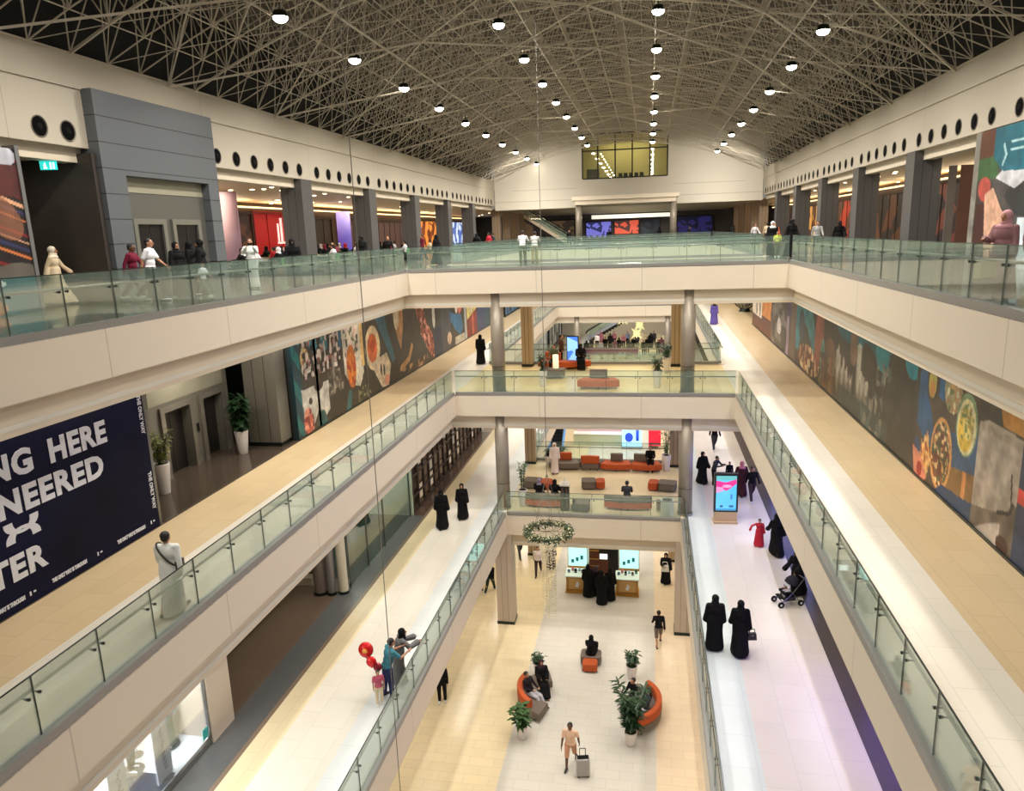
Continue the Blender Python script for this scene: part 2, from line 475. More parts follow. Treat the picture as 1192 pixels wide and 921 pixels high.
# reveal lines on the end wall
m = MB(); m.box(-14.5, -7.6, 79.97, 80, 23.05, 23.1); m.box(2.5, 9.5, 79.97, 80, 23.05, 23.1)
m.box(XL, XR, 79.96, 80, 21.9, 21.96); struct('trim_10', m, mat('wall_reveal', (160, 152, 138), .6))
# balcony fascia under the window
m = MB(); m.box(-7.9, 3.0, 78.3, 80, 21.75, 22.15); m.box(-7.6, 2.7, 78.6, 80, 21.3, 21.75); struct('trim_11', m, SOFFIT)
# window
wf = thing('window_1', 'wide mullioned window glowing yellow in the arched end wall', 'window', (0, 80, 0)); wf['kind'] = 'structure'
m = MB()
for x in (WX0, -5.3, -3.5, -1.75, .05, WX1):
    m.box(x - .07, x + .07, -.05, .15, WZ0, WZ1)
for z in (WZ0, 26.75, WZ1):
    m.box(WX0, WX1, -.05, .15, z - .06, z + .06)
obj('window_frame', m, mat('window_frame_metal', (44, 40, 34), .4, .4), wf)
m = MB(); m.box(WX0, WX1, .04, .07, WZ0, WZ1); obj('pane', m, glass_mat('office_glass', (.9, .9, .82), .25, .02), wf)
# lit room behind the window
ROOM = mat('office_wall_paint', (196, 184, 128), .7)
m = MB(); m.box(WX0 - .5, WX1 + .5, 84.5, 84.7, 23.5, 29); struct('wall_back', m, ROOM)
m = MB(); m.box(WX0 - .5, WX1 + .5, 80.4, 84.6, 23.6, 23.9); struct('floor', m, mat('office_floor', (120, 108, 84), .6))
m = MB(); m.box(WX0 - .5, WX1 + .5, 80.4, 84.6, 28.3, 28.45); struct('ceiling', m, ROOM)
for x in (WX0 - .5, WX1 + .3):
    m = MB(); m.box(x, x + .2, 80.4, 84.6, 23.6, 28.4); struct('wall_left' if x < 0 else 'wall_right', m, ROOM)
t = thing('office_cabinet', 'dark cabinet standing behind the left panes of the high window', 'cabinet', (-5.9, 81.3, 23.9))
m = MB(); m.box(-.65, .65, -.25, .25, 0, 1.1); obj('body', m, mat('cabinet_dark', (60, 54, 44), .5), t)
m = MB(); m.box(-.6, -.02, -.27, -.25, .08, 1.04); m.box(.02, .6, -.27, -.25, .08, 1.04); obj('door', m, mat('cabinet_door', (74, 66, 54), .5), t)
for i in range(5):
    t = thing('office_chair', 'dark low chair in a row behind the sill of the high window', 'chair', (-3.0 + .55 * i, 81, 23.9), 0, 'chairs behind the high window')
    m = MB(); m.box(-.22, .22, -.22, .22, .2, .28); obj('seat', m, BLACK, t)
    m = MB(); m.box(-.2, .2, -.24, -.18, .28, .55); obj('backrest', m, BLACK, t)
    m = MB(); m.tube((0, 0, 0), (0, 0, .2), .04); m.tube((0, 0, 0), (0, 0, .03), .2, n=10); obj('leg', m, DMETAL, t)

# ------------------------------------------------------------------ roof
shell = MB(); N = 24
v = []; f = []
for y in (Y0, 80.4):
    for i in range(N + 1):
        x = XL - .5 + (XR - XL + 1) * i / N
        v.append((x, y, arch_z(x, 30.9)))
for i in range(N): f.append((i, i + 1, N + 2 + i, N + 1 + i))
shell.add(v, f)
struct('ceiling', shell, mat('roof_deck', (92, 84, 74), .8, noise=.35, nscale=.35))
m = MB()
m.box(XL - .5, XL - .3, Y0, 80, 24.15, 27.6); struct('wall_left', m, mat('roof_side_dark', (26, 25, 24), .8))
m = MB(); m.box(XR + .3, XR + .5, Y0, 80, 24.15, 27.6); struct('wall_right', m, _M['roof_side_dark'])
truss = MB()
def bar(p, q, r):
    truss.tube(p, q, r, r, 4, False)
rnd = random.Random(3)
cx = 20; stepx = (XR - XL) / cx; stepy = 1.5
ny = int((80 - 2) / stepy)
def LO(i, j): x = XL + stepx * i; return Vector((x, 2 + j * stepy, arch_z(x)))
def UP(i, j): x = XL + stepx * (i + .5); return Vector((x, 2 + (j + .5) * stepy, arch_z(x, 29.7)))
for j in range(ny + 1):
    for i in range(cx + 1):
        a = LO(i, j)
        if i < cx: bar(a, LO(i + 1, j), .05 if j % 4 == 0 else .024)
        if j < ny: bar(a, LO(i, j + 1), .038 if i % 4 == 0 else .02)
        if i < cx and j < ny:
            bar(a, LO(i + 1, j + 1), .018) if (i + j) % 2 else bar(LO(i + 1, j), LO(i, j + 1), .018)
            u = UP(i, j)
            for di in (0, 1):
                for dj in (0, 1):
                    bar(u, LO(i + di, j + dj), .022)
            if i < cx - 1: bar(u, UP(i + 1, j), .026)
            if j < ny - 1: bar(u, UP(i, j + 1), .026)
            if i < cx - 1 and j < ny - 1: bar(u, UP(i + 1, j + 1), .018)
# big diagonal wind braces and pipe purlins
for j in range(0, ny, 5):
    for i in range(0, cx - 3, 5):
        bar(LO(i, j) + Vector((0, 0, -.12)), LO(min(cx, i + 5), min(ny, j + 5)) + Vector((0, 0, -.12)), .05)
        bar(LO(min(cx, i + 5), j) + Vector((0, 0, -.12)), LO(i, min(ny, j + 5)) + Vector((0, 0, -.12)), .034)
o = struct('ceiling', truss, mat('truss_steel', (200, 190, 172), .5))

# roof lights
LAMP = mat('lamp_lens', (255, 250, 238), .4, emit=32, ergb=(255, 246, 228))
WARMLAMP = mat('warm_lamp_lens', (255, 236, 200), .4, emit=9, ergb=(255, 226, 180))
def lamp(name, loc, power, size, color=(1, .93, .82), shape='DISK', sy=None, rot=(0, 0, 0), parent=None, spread=None):
    l = bpy.data.lights.new(name, 'AREA'); l.energy = power; l.shape = shape; l.size = size
    if sy: l.size_y = sy
    l.color = color
    if spread: l.spread = spread
    o = bpy.data.objects.new(name, l); COL.objects.link(o); o.location = loc; o.rotation_euler = rot
    if parent: o.parent = parent
    return o
rl = None
for ri, (x, y0, dy, nm) in enumerate(((-11.65, 17.6, 6.15, 'left'), (-6.05, 18.9, 6.35, 'left middle'), (.3, 19.0, 6.45, 'centre'), (6.4, 18.8, 6.35, 'right'))):
    k = 0
    y = y0
    while y < 79.5:
        z = arch_z(x) - .1
        lb = f'bright round roof floodlight in the {nm} row'
        if rl is None:
            rl = thing('roof_floodlight', lb, 'light', (x, y, z - .35), 0, f'{nm} row of roof floodlights')
            m = MB(); m.rings([(0, 0, .22, .08, .08), (0, 0, .2, .2, .2), (0, 0, .02, .25, .25), (0, 0, 0, .25, .25)], 18, False); obj('housing', m, DMETAL, rl, True)
            m = MB(); m.ball((0, 0, .0), (.235, .235, .16), 16, 8); obj('lens', m, LAMP, rl, True)
            m = MB(); m.tube((0, 0, .2), (0, 0, .45), .02, n=6); obj('hanger', m, DMETAL, rl)
        else:
            r = dup(rl, (x, y, z - .35), 0, lb, f'{nm} row of roof floodlights')
        if y < 75: lamp('floodlight_beam', (x, y, z - .62), 470, .34, (1, .95, .87), spread=R_(150))
        y += dy; k += 1
for x, y in ((-11.65, 8), (-2.5, 6), (6.4, 8)):
    lamp('floodlight_beam', (x, y, 25.6), 420, .5, (1, .95, .87))
# lamps under the galleries
for k, pw in ((3, 80), (2, 58), (1, 84)):
    xl, xr = EDGE[k]; z = FZ[k] - 1.53
    for j in range(9):
        y = 5 + 8.85 * j
        lamp('gallery_lamp', (xl - (2.0 if k > 1 else 2.2), y, z), pw, .5, (1, .94, .85), 'RECTANGLE', 5)
        lamp('gallery_lamp', (xr + (2.0 if k > 1 else 2.0), y, z), pw, .5, (.98, .98, 1) if k == 2 else (1, .94, .85), 'RECTANGLE', 5)
    for x in (-5, 0):
        lamp('bridge_lamp', (x, 36.4, z), pw * 1.15, 3.5, (1, .86, .62) if k == 3 else (1, .88, .68), 'RECTANGLE', 3)
        lamp('bridge_lamp', (x, 80, z), pw * 3, 3, (1, .93, .82), 'RECTANGLE', 3); lamp('bridge_lamp', (x, 88, z), pw * 3, 3, (1, .93, .82), 'RECTANGLE', 3)  # lamps over the far decks added to brighten the distant crowd

# ------------------------------------------------------------------ printed boards
def paint_mat():
    m = bpy.data.materials.new('printed_board'); m.use_nodes = True
    nt = m.node_tree; b = nt.nodes['Principled BSDF']
    a = nt.nodes.new('ShaderNodeAttribute'); a.attribute_name = 'print'
    nt.links.new(a.outputs['Color'], b.inputs['Base Color'])
    b.inputs['Roughness'].default_value = .45
    return m
PRINT = paint_mat()
class Canvas:
    """procedural artwork in wall metres (s along the wall, z up), baked to a colour per vertex"""
    def __init__(c, s0, s1, z0, z1, step=.05, base=(50, 44, 38)):
        c.ns = int((s1 - s0) / step) + 1; c.nz = int((z1 - z0) / step) + 1
        c.s = np.linspace(s0, s1, c.ns); c.z = np.linspace(z0, z1, c.nz)
        c.S, c.Z = np.meshgrid(c.s, c.z)
        c.C = np.zeros(c.S.shape + (3,)); c.C[:] = base
        c.rng = np.random.RandomState(5)
    def noise(c, fs, fz=None, seed=0):
        fz = fz or fs
        r = np.random.RandomState(seed); T = r.rand(64, 64)
        x = c.S * fs; y = c.Z * fz
        xi = np.floor(x).astype(int); yi = np.floor(y).astype(int); fx = x - xi; fy = y - yi
        fx = fx * fx * (3 - 2 * fx); fy = fy * fy * (3 - 2 * fy)
        g = lambda a, b: T[a % 64, b % 64]
        return (g(xi, yi) * (1 - fx) + g(xi + 1, yi) * fx) * (1 - fy) + (g(xi, yi + 1) * (1 - fx) + g(xi + 1, yi + 1) * fx) * fy
    def put(c, mask, col, a=1.0):
        m = (mask * a)[..., None] if mask.dtype != bool else (mask.astype(float) * a)[..., None]
        c.C = c.C * (1 - m) + np.array(col, float) * m
    def ell(c, s, z, rs, rz, rot=0, wob=0, seed=1):
        dx = c.S - s; dz = c.Z - z; ca, sa = math.cos(rot), math.sin(rot)
        u = (dx * ca + dz * sa) / rs; v = (-dx * sa + dz * ca) / rz
        d = u * u + v * v
        if wob: d = d + (c.noise(1.7, 1.7, seed) - .5) * wob
        return d < 1
    def poly(c, pts):
        ins = np.zeros(c.S.shape, bool); n = len(pts)
        for i in range(n):
            (x1, y1), (x2, y2) = pts[i], pts[(i + 1) % n]
            if y1 == y2: continue
            cond = ((y1 > c.Z) != (y2 > c.Z)) & (c.S < (x2 - x1) * (c.Z - y1) / (y2 - y1) + x1)
            ins ^= cond
        return ins
    def speck(c, mask, cols, f=6, seed=2, fz=None):
        for k, col in enumerate(cols):
            nn = c.noise(f, fz or f, seed + 11 * k)
            c.put(mask & (nn > .62), col, .9)
    def band(c, pts, w):
        m = np.zeros(c.S.shape, bool)
        for (a, b), (p, q) in zip(pts, pts[1:]):
            dx, dz = p - a, q - b; L2 = dx * dx + dz * dz
            t = np.clip(((c.S - a) * dx + (c.Z - b) * dz) / L2, 0, 1)
            m |= (c.S - a - t * dx) ** 2 + (c.Z - b - t * dz) ** 2 < w * w
        return m
    def build(c, name, xplane, thick, flip, parent=None):
        """board facing +x (flip False) or -x"""
        ns, nz = c.ns, c.nz
        v = np.zeros((nz * ns, 3)); v[:, 0] = xplane; v[:, 1] = c.S.ravel(); v[:, 2] = c.Z.ravel()
        verts = v.tolist()
        f = []
        for j in range(nz - 1):
            for i in range(ns - 1):
                a = j * ns + i
                f.append((a, a + 1, a + ns + 1, a + ns) if not flip else (a, a + ns, a + ns + 1, a + 1))
        b = len(verts); xb = xplane + (thick if flip else -thick)
        s0, s1, z0, z1 = c.s[0], c.s[-1], c.z[0], c.z[-1]
        verts += [(xb, s0, z0), (xb, s1, z0), (xb, s1, z1), (xb, s0, z1)]
        k00, k10, k01, k11 = 0, ns - 1, (nz - 1) * ns, nz * ns - 1
        f += [(b, b + 3, b + 2, b + 1), (k00, b, b + 1, k10), (k10, b + 1, b + 2, k11), (k11, b + 2, b + 3, k01), (k01, b + 3, b, k00)]
        me = bpy.data.meshes.new(name); me.from_pydata(verts, [], f); me.update()
        at = me.attributes.new('print', 'FLOAT_COLOR', 'POINT')
        q = 1 + .26 * (c.noise(2.3, 2.3, 41) - .5) + .2 * (c.noise(7, 7, 42) - .5) * (c.noise(.7, .7, 43) > .35)
        C = np.clip(c.C * q[..., None], 0, 255) / 255.0
        C = np.where(C <= .04045, C / 12.92, ((C + .055) / 1.055) ** 2.4).reshape(-1, 3)
        out = np.ones((len(verts), 4)); out[:len(C), :3] = C; out[len(C):, :3] = (.02, .02, .02)
        at.data.foreach_set('color', out.ravel().astype(np.float32))
        me.materials.append(PRINT)
        return link(name, me, None, parent)

DARKB = (54, 47, 40)
# right wall of the second gallery
c = Canvas(12.0, 57.3, F2 + .02, 15.42, .036, DARKB)
nz_ = c.noise(.5, .5, 3)
c.put(nz_, (70, 62, 50), .35)
# far red / orange / white end
c.put(c.S > 48.6, (92, 44, 36)); c.put((c.S > 48.8) & (c.S < 52.7) & (c.Z > 12.6), (206, 132, 62)); c.put((c.S > 52.7) & (c.Z > 12.3), (226, 216, 204))
for s in (53.6, 55.2): c.put((abs(c.S - s) < .25) & (c.Z < 13.6) & (c.Z > 12.4), (90, 84, 78))
c.put((c.S > 43) & (c.S < 48.6), (66, 60, 54)); c.speck((c.S > 43) & (c.S < 48.6), [(110, 96, 84), (40, 34, 34), (120, 110, 104)], .9, 4, 2)
c.put((c.S > 42.2) & (c.S < 43.4) & (c.Z > 13.6), (62, 50, 92)); c.put((c.S > 42.6) & (c.S < 43.3) & (c.Z < 13.6), (150, 130, 150))
c.put((c.S > 40.6) & (c.S < 42.2), (98, 78, 66))
c.put(c.ell(45.8, 12.7, .7, .5, 0, .6), (200, 190, 190))
# teal ribbons
T1 = (38, 126, 142); T2 = (30, 96, 112); BL = (44, 84, 122)
c.put(c.poly([(40.6, 15.5), (38.2, 15.5), (36.6, 14.3), (35.2, 12.5), (36.0, 12.3), (37.8, 13.6), (39.0, 13.9), (39.8, 12.2), (40.6, 12.2)]), T1)
c.put(c.ell(39.2, 13.6, .7, .8), (52, 60, 74))
c.speck(c.ell(37.4, 12.1, 2.6, .7), [(210, 150, 110), (236, 210, 170), (120, 60, 44)], 3, 7)
c.put(c.ell(35.2, 13.6, .8, 1.5, .2, .8, 4), (150, 80, 62)); c.put(c.ell(34.4, 12.6, .4, 1.0), (90, 140, 134))
c.put(c.ell(33.2, 12.6, 1.2, 1.3, 0, 1, 6), (104, 72, 52)); c.speck((c.S > 31.5) & (c.S < 35) & (c.Z < 13), [(140, 96, 72), (70, 54, 40), (110, 100, 60)], 2.5, 9)
c.put(c.poly([(32.6, 15.5), (24.2, 15.5), (24.6, 14.6), (26.2, 14.0), (27.8, 14.4), (29.6, 14.0), (31.2, 14.1), (32.0, 14.4)]), (30, 88, 100))
c.put(c.ell(25.9, 14.35, .75, .65), (34, 120, 128)); c.put(c.ell(22.95, 14.6, .75, .62), (28, 132, 146)); c.put(c.ell(28.8, 14.6, .8, .6), (28, 106, 118))
c.put(c.ell(32.2, 14.8, .35, .15), (220, 226, 226))
# pale draped skyline shapes
for s, zt, w in ((31.6, 13.6, .55), (30.9, 13.2, .45), (30.2, 12.9, .5), (29.6, 13.0, .3), (28.6, 14.2, .4), (28.1, 13.3, .5), (27.5, 13.1, .35)):
    g = np.clip(1 - abs(c.S - s) / w, 0, 1) * np.clip((c.Z - 11.8) / 1.2, 0, 1) * (c.Z < zt + (c.noise(5, .1, 8) - .5) * .8)
    c.put(np.clip(g * 1.8, 0, 1), (176, 170, 156), .9)
c.put(c.ell(29.4, 14.2, .5, .9, 0, .5), (110, 84, 66))
c.put((c.S > 24.9) & (c.S < 31.5) & (c.Z < 12.2), (56, 66, 64), .7)
c.speck((c.S > 24.9) & (c.S < 28) & (c.Z < 14) & (c.noise(1, 1, 4) > .5), [(120, 118, 104), (78, 90, 88)], 4, 12)
c.put((c.S > 22.6) & (c.S < 24.9), (56, 50, 42)); c.put(c.ell(23.0, 14.62, .7, .6), (30, 134, 148))
c.put((c.S > 22.3) & (c.S < 22.6), (62, 54, 46))
# food section
sec = (c.S > 18.35) & (c.S < 22.35)
c.put(sec, (76, 62, 52))
c.put(c.poly([(22.4, 14.3), (22.3, 12.9), (21.4, 12.4), (20.9, 12.6), (21.2, 13.3), (21.7, 13.9), (21.9, 14.9)]) & sec, BL)
c.put(c.poly([(20.95, 15.4), (20.5, 15.4), (20.5, 13.9), (20.9, 14.0)]), (48, 100, 146))
c.put(c.ell(22.2, 12.0, .35, .5) & sec, (44, 74, 116))
c.put(c.poly([(20.2, 13.2), (18.35, 13.6), (18.35, 12.35), (19.3, 12.3), (20.1, 12.5)]), (44, 78, 112))
c.put(c.poly([(20.4, 12.3), (18.35, 12.6), (18.35, 11.4), (20.4, 11.4)]) & sec, (128, 94, 50)); c.put((abs(c.S - 18.9) < .12) & (c.Z < 12.5) & (c.Z > 11.7), (196, 130, 74))
c.put(c.ell(21.4, 14.25, .28, .42), (186, 176, 96)); c.put(c.ell(21.4, 14.1, .18, .25), (210, 150, 90))
c.put(c.ell(20.0, 14.35, .55, .62), (156, 158, 118)); c.speck(c.ell(20.0, 14.35, .55, .62), [(96, 106, 70), (226, 222, 190), (180, 140, 100)], 7, 3)
c.put(c.ell(19.05, 13.68, .62, .80), (120, 146, 110)); c.put(c.ell(19.05, 13.62, .54, .70), (222, 214, 170)); c.put(c.ell(19.1, 13.5, .42, .52), (222, 186, 66)); c.put(c.ell(18.95, 13.7, .3, .38, 0, .8), (234, 214, 130))
c.speck(c.ell(19.05, 13.7, .4, .5), [(170, 150, 80), (110, 130, 70)], 9, 5)
c.put(c.ell(20.45, 12.5, .72, 1.0, 0), (206, 150, 84)); c.put(c.ell(20.45, 12.5, .60, .86), (120, 66, 40))
c.speck(c.ell(20.45, 12.5, .62, .88), [(222, 168, 96), (236, 206, 150), (90, 34, 26), (70, 80, 50)], 8, 21)
c.put(c.poly([(21.45, 12.9), (21.15, 12.2), (21.3, 11.5), (21.9, 11.8), (21.7, 12.4)]), (206, 140, 74)); c.speck(c.ell(21.5, 12.2, .4, .6), [(150, 70, 44), (236, 190, 120)], 8, 31)
c.put(c.poly([(22.5, 12.2), (22.2, 11.3), (21.5, 11.3), (21.3, 11.6), (21.9, 12.1)]), (214, 130, 104)); c.put(c.ell(21.85, 11.65, .2, .22), (150, 44, 36))
# blue bottom swoosh
c.put(c.poly([(20.9, 11.3), (20.2, 11.75), (19.2, 11.8), (17.9, 11.95), (16.9, 12.28), (16.7, 12.1), (17.6, 11.6), (18.3, 11.3)]), (38, 62, 94))
# robe section with yellow box
sec = c.S < 18.35
c.put(sec, (96, 84, 72)); c.put(sec & (c.Z > 13.9) & (c.S > 17.0), (66, 62, 52)); c.put(c.poly([(17.3, 15.4), (16.0, 15.4), (16.0, 14.6), (16.9, 14.5)]), (36, 74, 62))
c.put(c.poly([(17.4, 14.55), (15.0, 14.6), (15.0, 14.1), (17.2, 14.15)]), (196, 140, 62))
c.put(c.poly([(18.35, 13.95), (17.9, 14.1), (16.8, 14.1), (15.6, 14.0), (15.9, 12.9), (16.6, 12.4), (17.2, 12.15), (18.35, 11.9)]), (178, 166, 152))
fold = np.sin(c.S * 9 + c.Z * 2.2) * .5 + .5
c.put(fold * (sec & (c.Z < 14.0) & (c.Z > 11.5)), (140, 126, 112), .55)
c.put(c.poly([(18.3, 11.3), (17.5, 11.75), (16.9, 12.0), (16.8, 11.3)]), (188, 176, 164)); c.put(c.ell(16.7, 11.55, .3, .22), (66, 34, 24))
c.put(c.band([(17.05, 12.2), (16.55, 12.35), (16.4, 12.6)], .05), (22, 20, 20)); c.put(c.band([(16.45, 12.4), (16.6, 13.2)], .035), (52, 34, 26))
c.put(c.S < 16.25, (42, 56, 84)); c.put((c.S < 16.25) & (abs(c.Z - 12.9) < .16) & (c.S > 15.9), (214, 60, 50))
W2R = mat('gallery_wall_core', (90, 82, 74), .6)
mr_ = c.build('wall_right', 7.7, .25, True); mr_['kind'] = 'structure'
b = MB(); b.box(7.66, 7.7, 12, 57.3, F2, F2 + .07); struct('baseboard_right', b, DMETAL)

# left wall of the second gallery
c = Canvas(24.4, 62.0, F2 + .02, 15.42, .036, DARKB)
c.put(c.noise(.5, .5, 4), (72, 60, 48), .35)
c.put(c.S < 25.0, (16, 60, 72))
c.put((c.S < 25.0) & (np.sin(c.Z * 4.6 + c.S * 5) > .25), (22, 104, 106)); c.put((c.S < 25.3) & (c.Z > 14.6) & (c.noise(3, 3, 3) > .5), (36, 150, 172))
c.put(c.ell(26.6, 14.9, 1.1, .65, -.3, .6), (40, 136, 156)); c.put(c.ell(25.4, 14.3, .35, .4), (216, 186, 130)); c.put(c.ell(25.5, 13.9, .4, .3), (226, 224, 214))
c.speck((c.S > 25.2) & (c.S < 28.7) & (c.Z > 13.5) & (c.Z > 13.1 + (c.S - 25.5) * .1), [(206, 180, 176), (150, 92, 84), (30, 26, 28), (226, 216, 206)], 5, 8)
c.put(c.poly([(24.9, 13.15), (27.3, 13.1), (27.25, 11.9), (26.8, 11.7), (26.2, 12.1), (25.8, 11.7), (25.0, 11.55)]), (196, 192, 184))
c.put(c.ell(26.4, 13.05, .4, .2), (60, 46, 40)); c.put(c.ell(25.6, 12.6, .16, .14), (40, 36, 34))
c.put(c.ell(25.3, 11.85, .35, .5, 0, .6), (186, 92, 76)); c.speck(c.ell(25.3, 11.8, .45, .6), [(226, 150, 130), (120, 40, 36)], 6, 9)
c.put(c.ell(26.5, 11.6, .4, .45, 0, .5), (30, 84, 84))
c.put((abs(c.S - 27.9) < .08) & (c.Z < 14) & (c.Z > 12.6), (156, 148, 134)); c.speck((c.S > 27.3) & (c.S < 28.8) & (c.Z < 13.4) & (c.Z > 12.4), [(150, 144, 130), (90, 80, 66)], 6, 14)
# bowl of soup, egg plates
c.put((c.S > 28.6) & (c.S < 28.9) & (c.Z > 14.2), (30, 92, 124))
c.put(c.poly([(28.9, 15.4), (31.2, 15.4), (31.1, 12.7), (30.6, 12.15), (29.6, 12.4), (29.0, 13.0)]), (212, 204, 186)); c.speck(c.poly([(29.1, 15.4), (30.8, 15.4), (30.6, 13.8), (29.2, 13.4)]), [(86, 92, 66), (56, 54, 44), (226, 200, 190)], 5, 18)
c.put(c.ell(29.75, 13.2, .52, .95), (206, 116, 44)); c.speck(c.ell(29.75, 13.0, .5, .8), [(226, 146, 60), (166, 66, 34)], 5, 20)
c.put((c.S > 30.9) & (c.S < 31.25) & (c.Z > 13.0), (222, 186, 120))
c.put(c.band([(29.4, 12.0), (29.1, 11.4)], .22), (50, 104, 106)); c.speck((c.S > 30.3) & (c.S < 31.8) & (c.Z < 12.1), [(90, 110, 60), (150, 150, 110)], 6, 22)
c.put(c.ell(32.4, 13.6, .95, 1.05), (226, 206, 168)); c.put(c.ell(32.35, 13.6, .62, .7), (214, 104, 46)); c.put(c.ell(32.4, 13.7, .3, .3), (190, 70, 36))
c.put(c.poly([(32.0, 12.9), (34.2, 13.1), (34.7, 12.4), (34.2, 11.45), (33.3, 11.5)]), (216, 200, 178)); c.put(c.ell(33.3, 12.4, .12, .3), (60, 54, 50)); c.put(c.ell(33.7, 12.3, .12, .3), (60, 54, 50)); c.put(c.ell(34.0, 11.75, .4, .25), (214, 150, 130))
c.put(c.poly([(32.6, 15.4), (34.0, 15.4), (34.6, 14.0), (35.4, 12.6), (35.0, 12.4), (34.2, 13.4), (33.2, 14.6)]), (54, 104, 128))
c.put(c.poly([(35.2, 15.4), (37.0, 15.4), (36.9, 14.0), (36.4, 12.9), (35.9, 13.6)]), (196, 148, 104)); c.put(c.ell(35.9, 14.6, .4, .6), (214, 206, 190))
c.put(c.band([(36.2, 11.9), (37.6, 12.2), (38.2, 12.8)], .16), (190, 146, 96)); c.speck((c.S > 36.3) & (c.S < 41) & (c.Z < 11.9), [(190, 150, 110), (90, 60, 44)], 4, 25)
m_ = c.band([(39.6, 15.2), (40.4, 13.6), (42.0, 12.2), (42.9, 11.7)], .62); c.put(m_, (138, 66, 46)); c.speck(m_, [(196, 110, 84), (226, 170, 150), (90, 30, 24)], 5, 27)
c.put(c.ell(42.6, 13.9, .3, .7), (206, 204, 196)); c.put((c.S > 42.4) & (c.S < 44.2) & (c.Z < 13.2), (20, 34, 62)); c.put((c.S > 44.2) & (c.S < 46.5), (66, 66, 74))
c.put(c.ell(46.0, 12.1, .5, .4), (200, 170, 140))
c.put(c.poly([(46.2, 13.9), (47.4, 13.5), (49.2, 13.3), (49.6, 12.4), (48.9, 11.9), (47.6, 12.4), (46.4, 13.2)]), (44, 104, 146))
c.put(c.poly([(47.6, 15.4), (49.6, 15.4), (49.4, 13.6), (48.6, 13.3)]), (196, 110, 96)); c.put(c.ell(48.0, 14.0, .35, .5), (220, 206, 196)); c.put((c.S > 46.6) & (c.S < 47.2) & (c.Z > 14), (160, 104, 62))
c.put((c.S > 50.1) & (c.S < 50.7), (170, 176, 176)); c.put((c.S > 47.4) & (c.S < 50) & (c.Z < 11.95), (176, 168, 152))
c.put((c.S > 50.7) & (c.S < 54), (126, 40, 40)); c.put((abs(c.S - 52.6) < .25) & (c.Z < 13.2), (196, 90, 64)); c.put(c.poly([(50.8, 15.4), (54.0, 15.4), (54.0, 13.3), (52.0, 12.9), (50.9, 12.7)]), (206, 196, 116)); c.speck(c.ell(52.4, 14, 1.2, .9), [(130, 70, 50), (226, 220, 190)], 4, 33)
c.put((c.S > 54), (42, 62, 104)); c.put((c.S > 57), (38, 74, 92)); c.put(c.S > 60, (90, 52, 48))
ml_ = c.build('wall_left', -12.8, .25, False); ml_['kind'] = 'structure'
b = MB(); b.box(-12.8, -12.76, 24.4, 62, F2, F2 + .07); struct('baseboard_left', b, DMETAL)

# dark mural at the left edge of the top gallery
c = Canvas(9.0, 17.0, F3, 21.2, .03, (30, 20, 22))
for i in range(26):
    z = 17.6 + i * .19; col = [(196, 110, 60), (40, 44, 84), (226, 170, 130), (120, 30, 30), (24, 22, 26)][i % 5]
    c.put(c.band([(12.5, z - 1.6 + 2), (17.4, z - .2 - 1.0)], .018 + .014 * (i % 3)), col)
c.put(c.ell(16.3, 19.5, .45, .7, .8), (150, 96, 70), .7); c.put(c.ell(16.2, 21.0, .8, .35), (190, 190, 200)); c.put((c.Z > 20.0) & (c.S > 16.2) & (c.Z < 20.8), (84, 34, 32))
c.put(c.Z < 18.2 + .15 * np.sin(c.S * 2), (90, 84, 76)); c.put((c.Z < 18.0), (20, 96, 108)); c.put(c.ell(15.9, 17.85, .16, .07), (230, 236, 236)); c.put(c.ell(15.5, 17.25, .5, .2), (190, 120, 80))
wl_ = c.build('wall_left', -16.0, .3, False); wl_['kind'] = 'structure'
b = MB(); b.box(-16.35, -15.97, 17.0, 17.12, F3, 21.3); struct('trim_12', b, mat('mural_edge', (130, 130, 130), .4, .5))
# mural at the right edge of the top gallery
c = Canvas(14.0, 29.4, F3, 21.5, .035, (70, 66, 64))
c.put(c.S > 28.2, (60, 52, 46)); c.put((c.S > 29.0), (130, 126, 118))
c.put((c.S > 27.9) & (c.S < 29.0) & (c.Z > 20.5), (90, 50, 32)); c.put((c.S > 27.5) & (c.S < 29.0) & (c.Z > 19.9) & (c.Z < 20.6), (54, 90, 50)); c.put(c.ell(28.4, 19.6, .5, .4, 0, .6), (170, 70, 60)); c.put((c.S > 27.9) & (c.S < 28.9) & (c.Z < 19.1), (60, 24, 20))
c.put(c.poly([(28.3, 19.4), (27.9, 17.1), (25.6, 17.1), (25.8, 18.2), (27.0, 18.9), (27.7, 19.6)]), (206, 160, 134))
c.put(c.poly([(26.9, 19.3), (26.0, 18.7), (24.4, 18.5), (22, 18.2), (22, 19.6), (25.0, 19.6), (26.2, 19.9)]), (44, 44, 46)); c.put(c.poly([(27.6, 19.9), (26.2, 19.5), (24, 20.3), (22, 20.2), (22, 20.9), (25.0, 20.7), (26.6, 20.4)]), (196, 196, 200))
c.put((c.S < 25.8) & (c.Z < 18.6), (196, 206, 214)); c.put((c.S < 23) & (c.Z < 18.8), (120, 190, 206)); c.put(c.ell(25.0, 18.0, .3, .5), (70, 44, 40))
c.put(c.poly([(25.8, 21.5), (22, 21.5), (22, 20.6), (24.6, 20.8)]), (196, 160, 110))
c.put(c.poly([(27.9, 21.5), (22.5, 21.5), (23.8, 20.6), (25.2, 20.0), (27.2, 20.1), (27.9, 20.6)]), (22, 100, 118))
for z in (20.95, 20.7): c.put(c.band([(25.7, z), (26.7, z + .02)], .035), (170, 210, 214))
c.put(c.band([(27.2, 20.3), (27.0, 20.6), (27.2, 20.9)], .06), (170, 210, 214))
wr_ = c.build('wall_right', 11.25, .3, True); wr_['kind'] = 'structure'

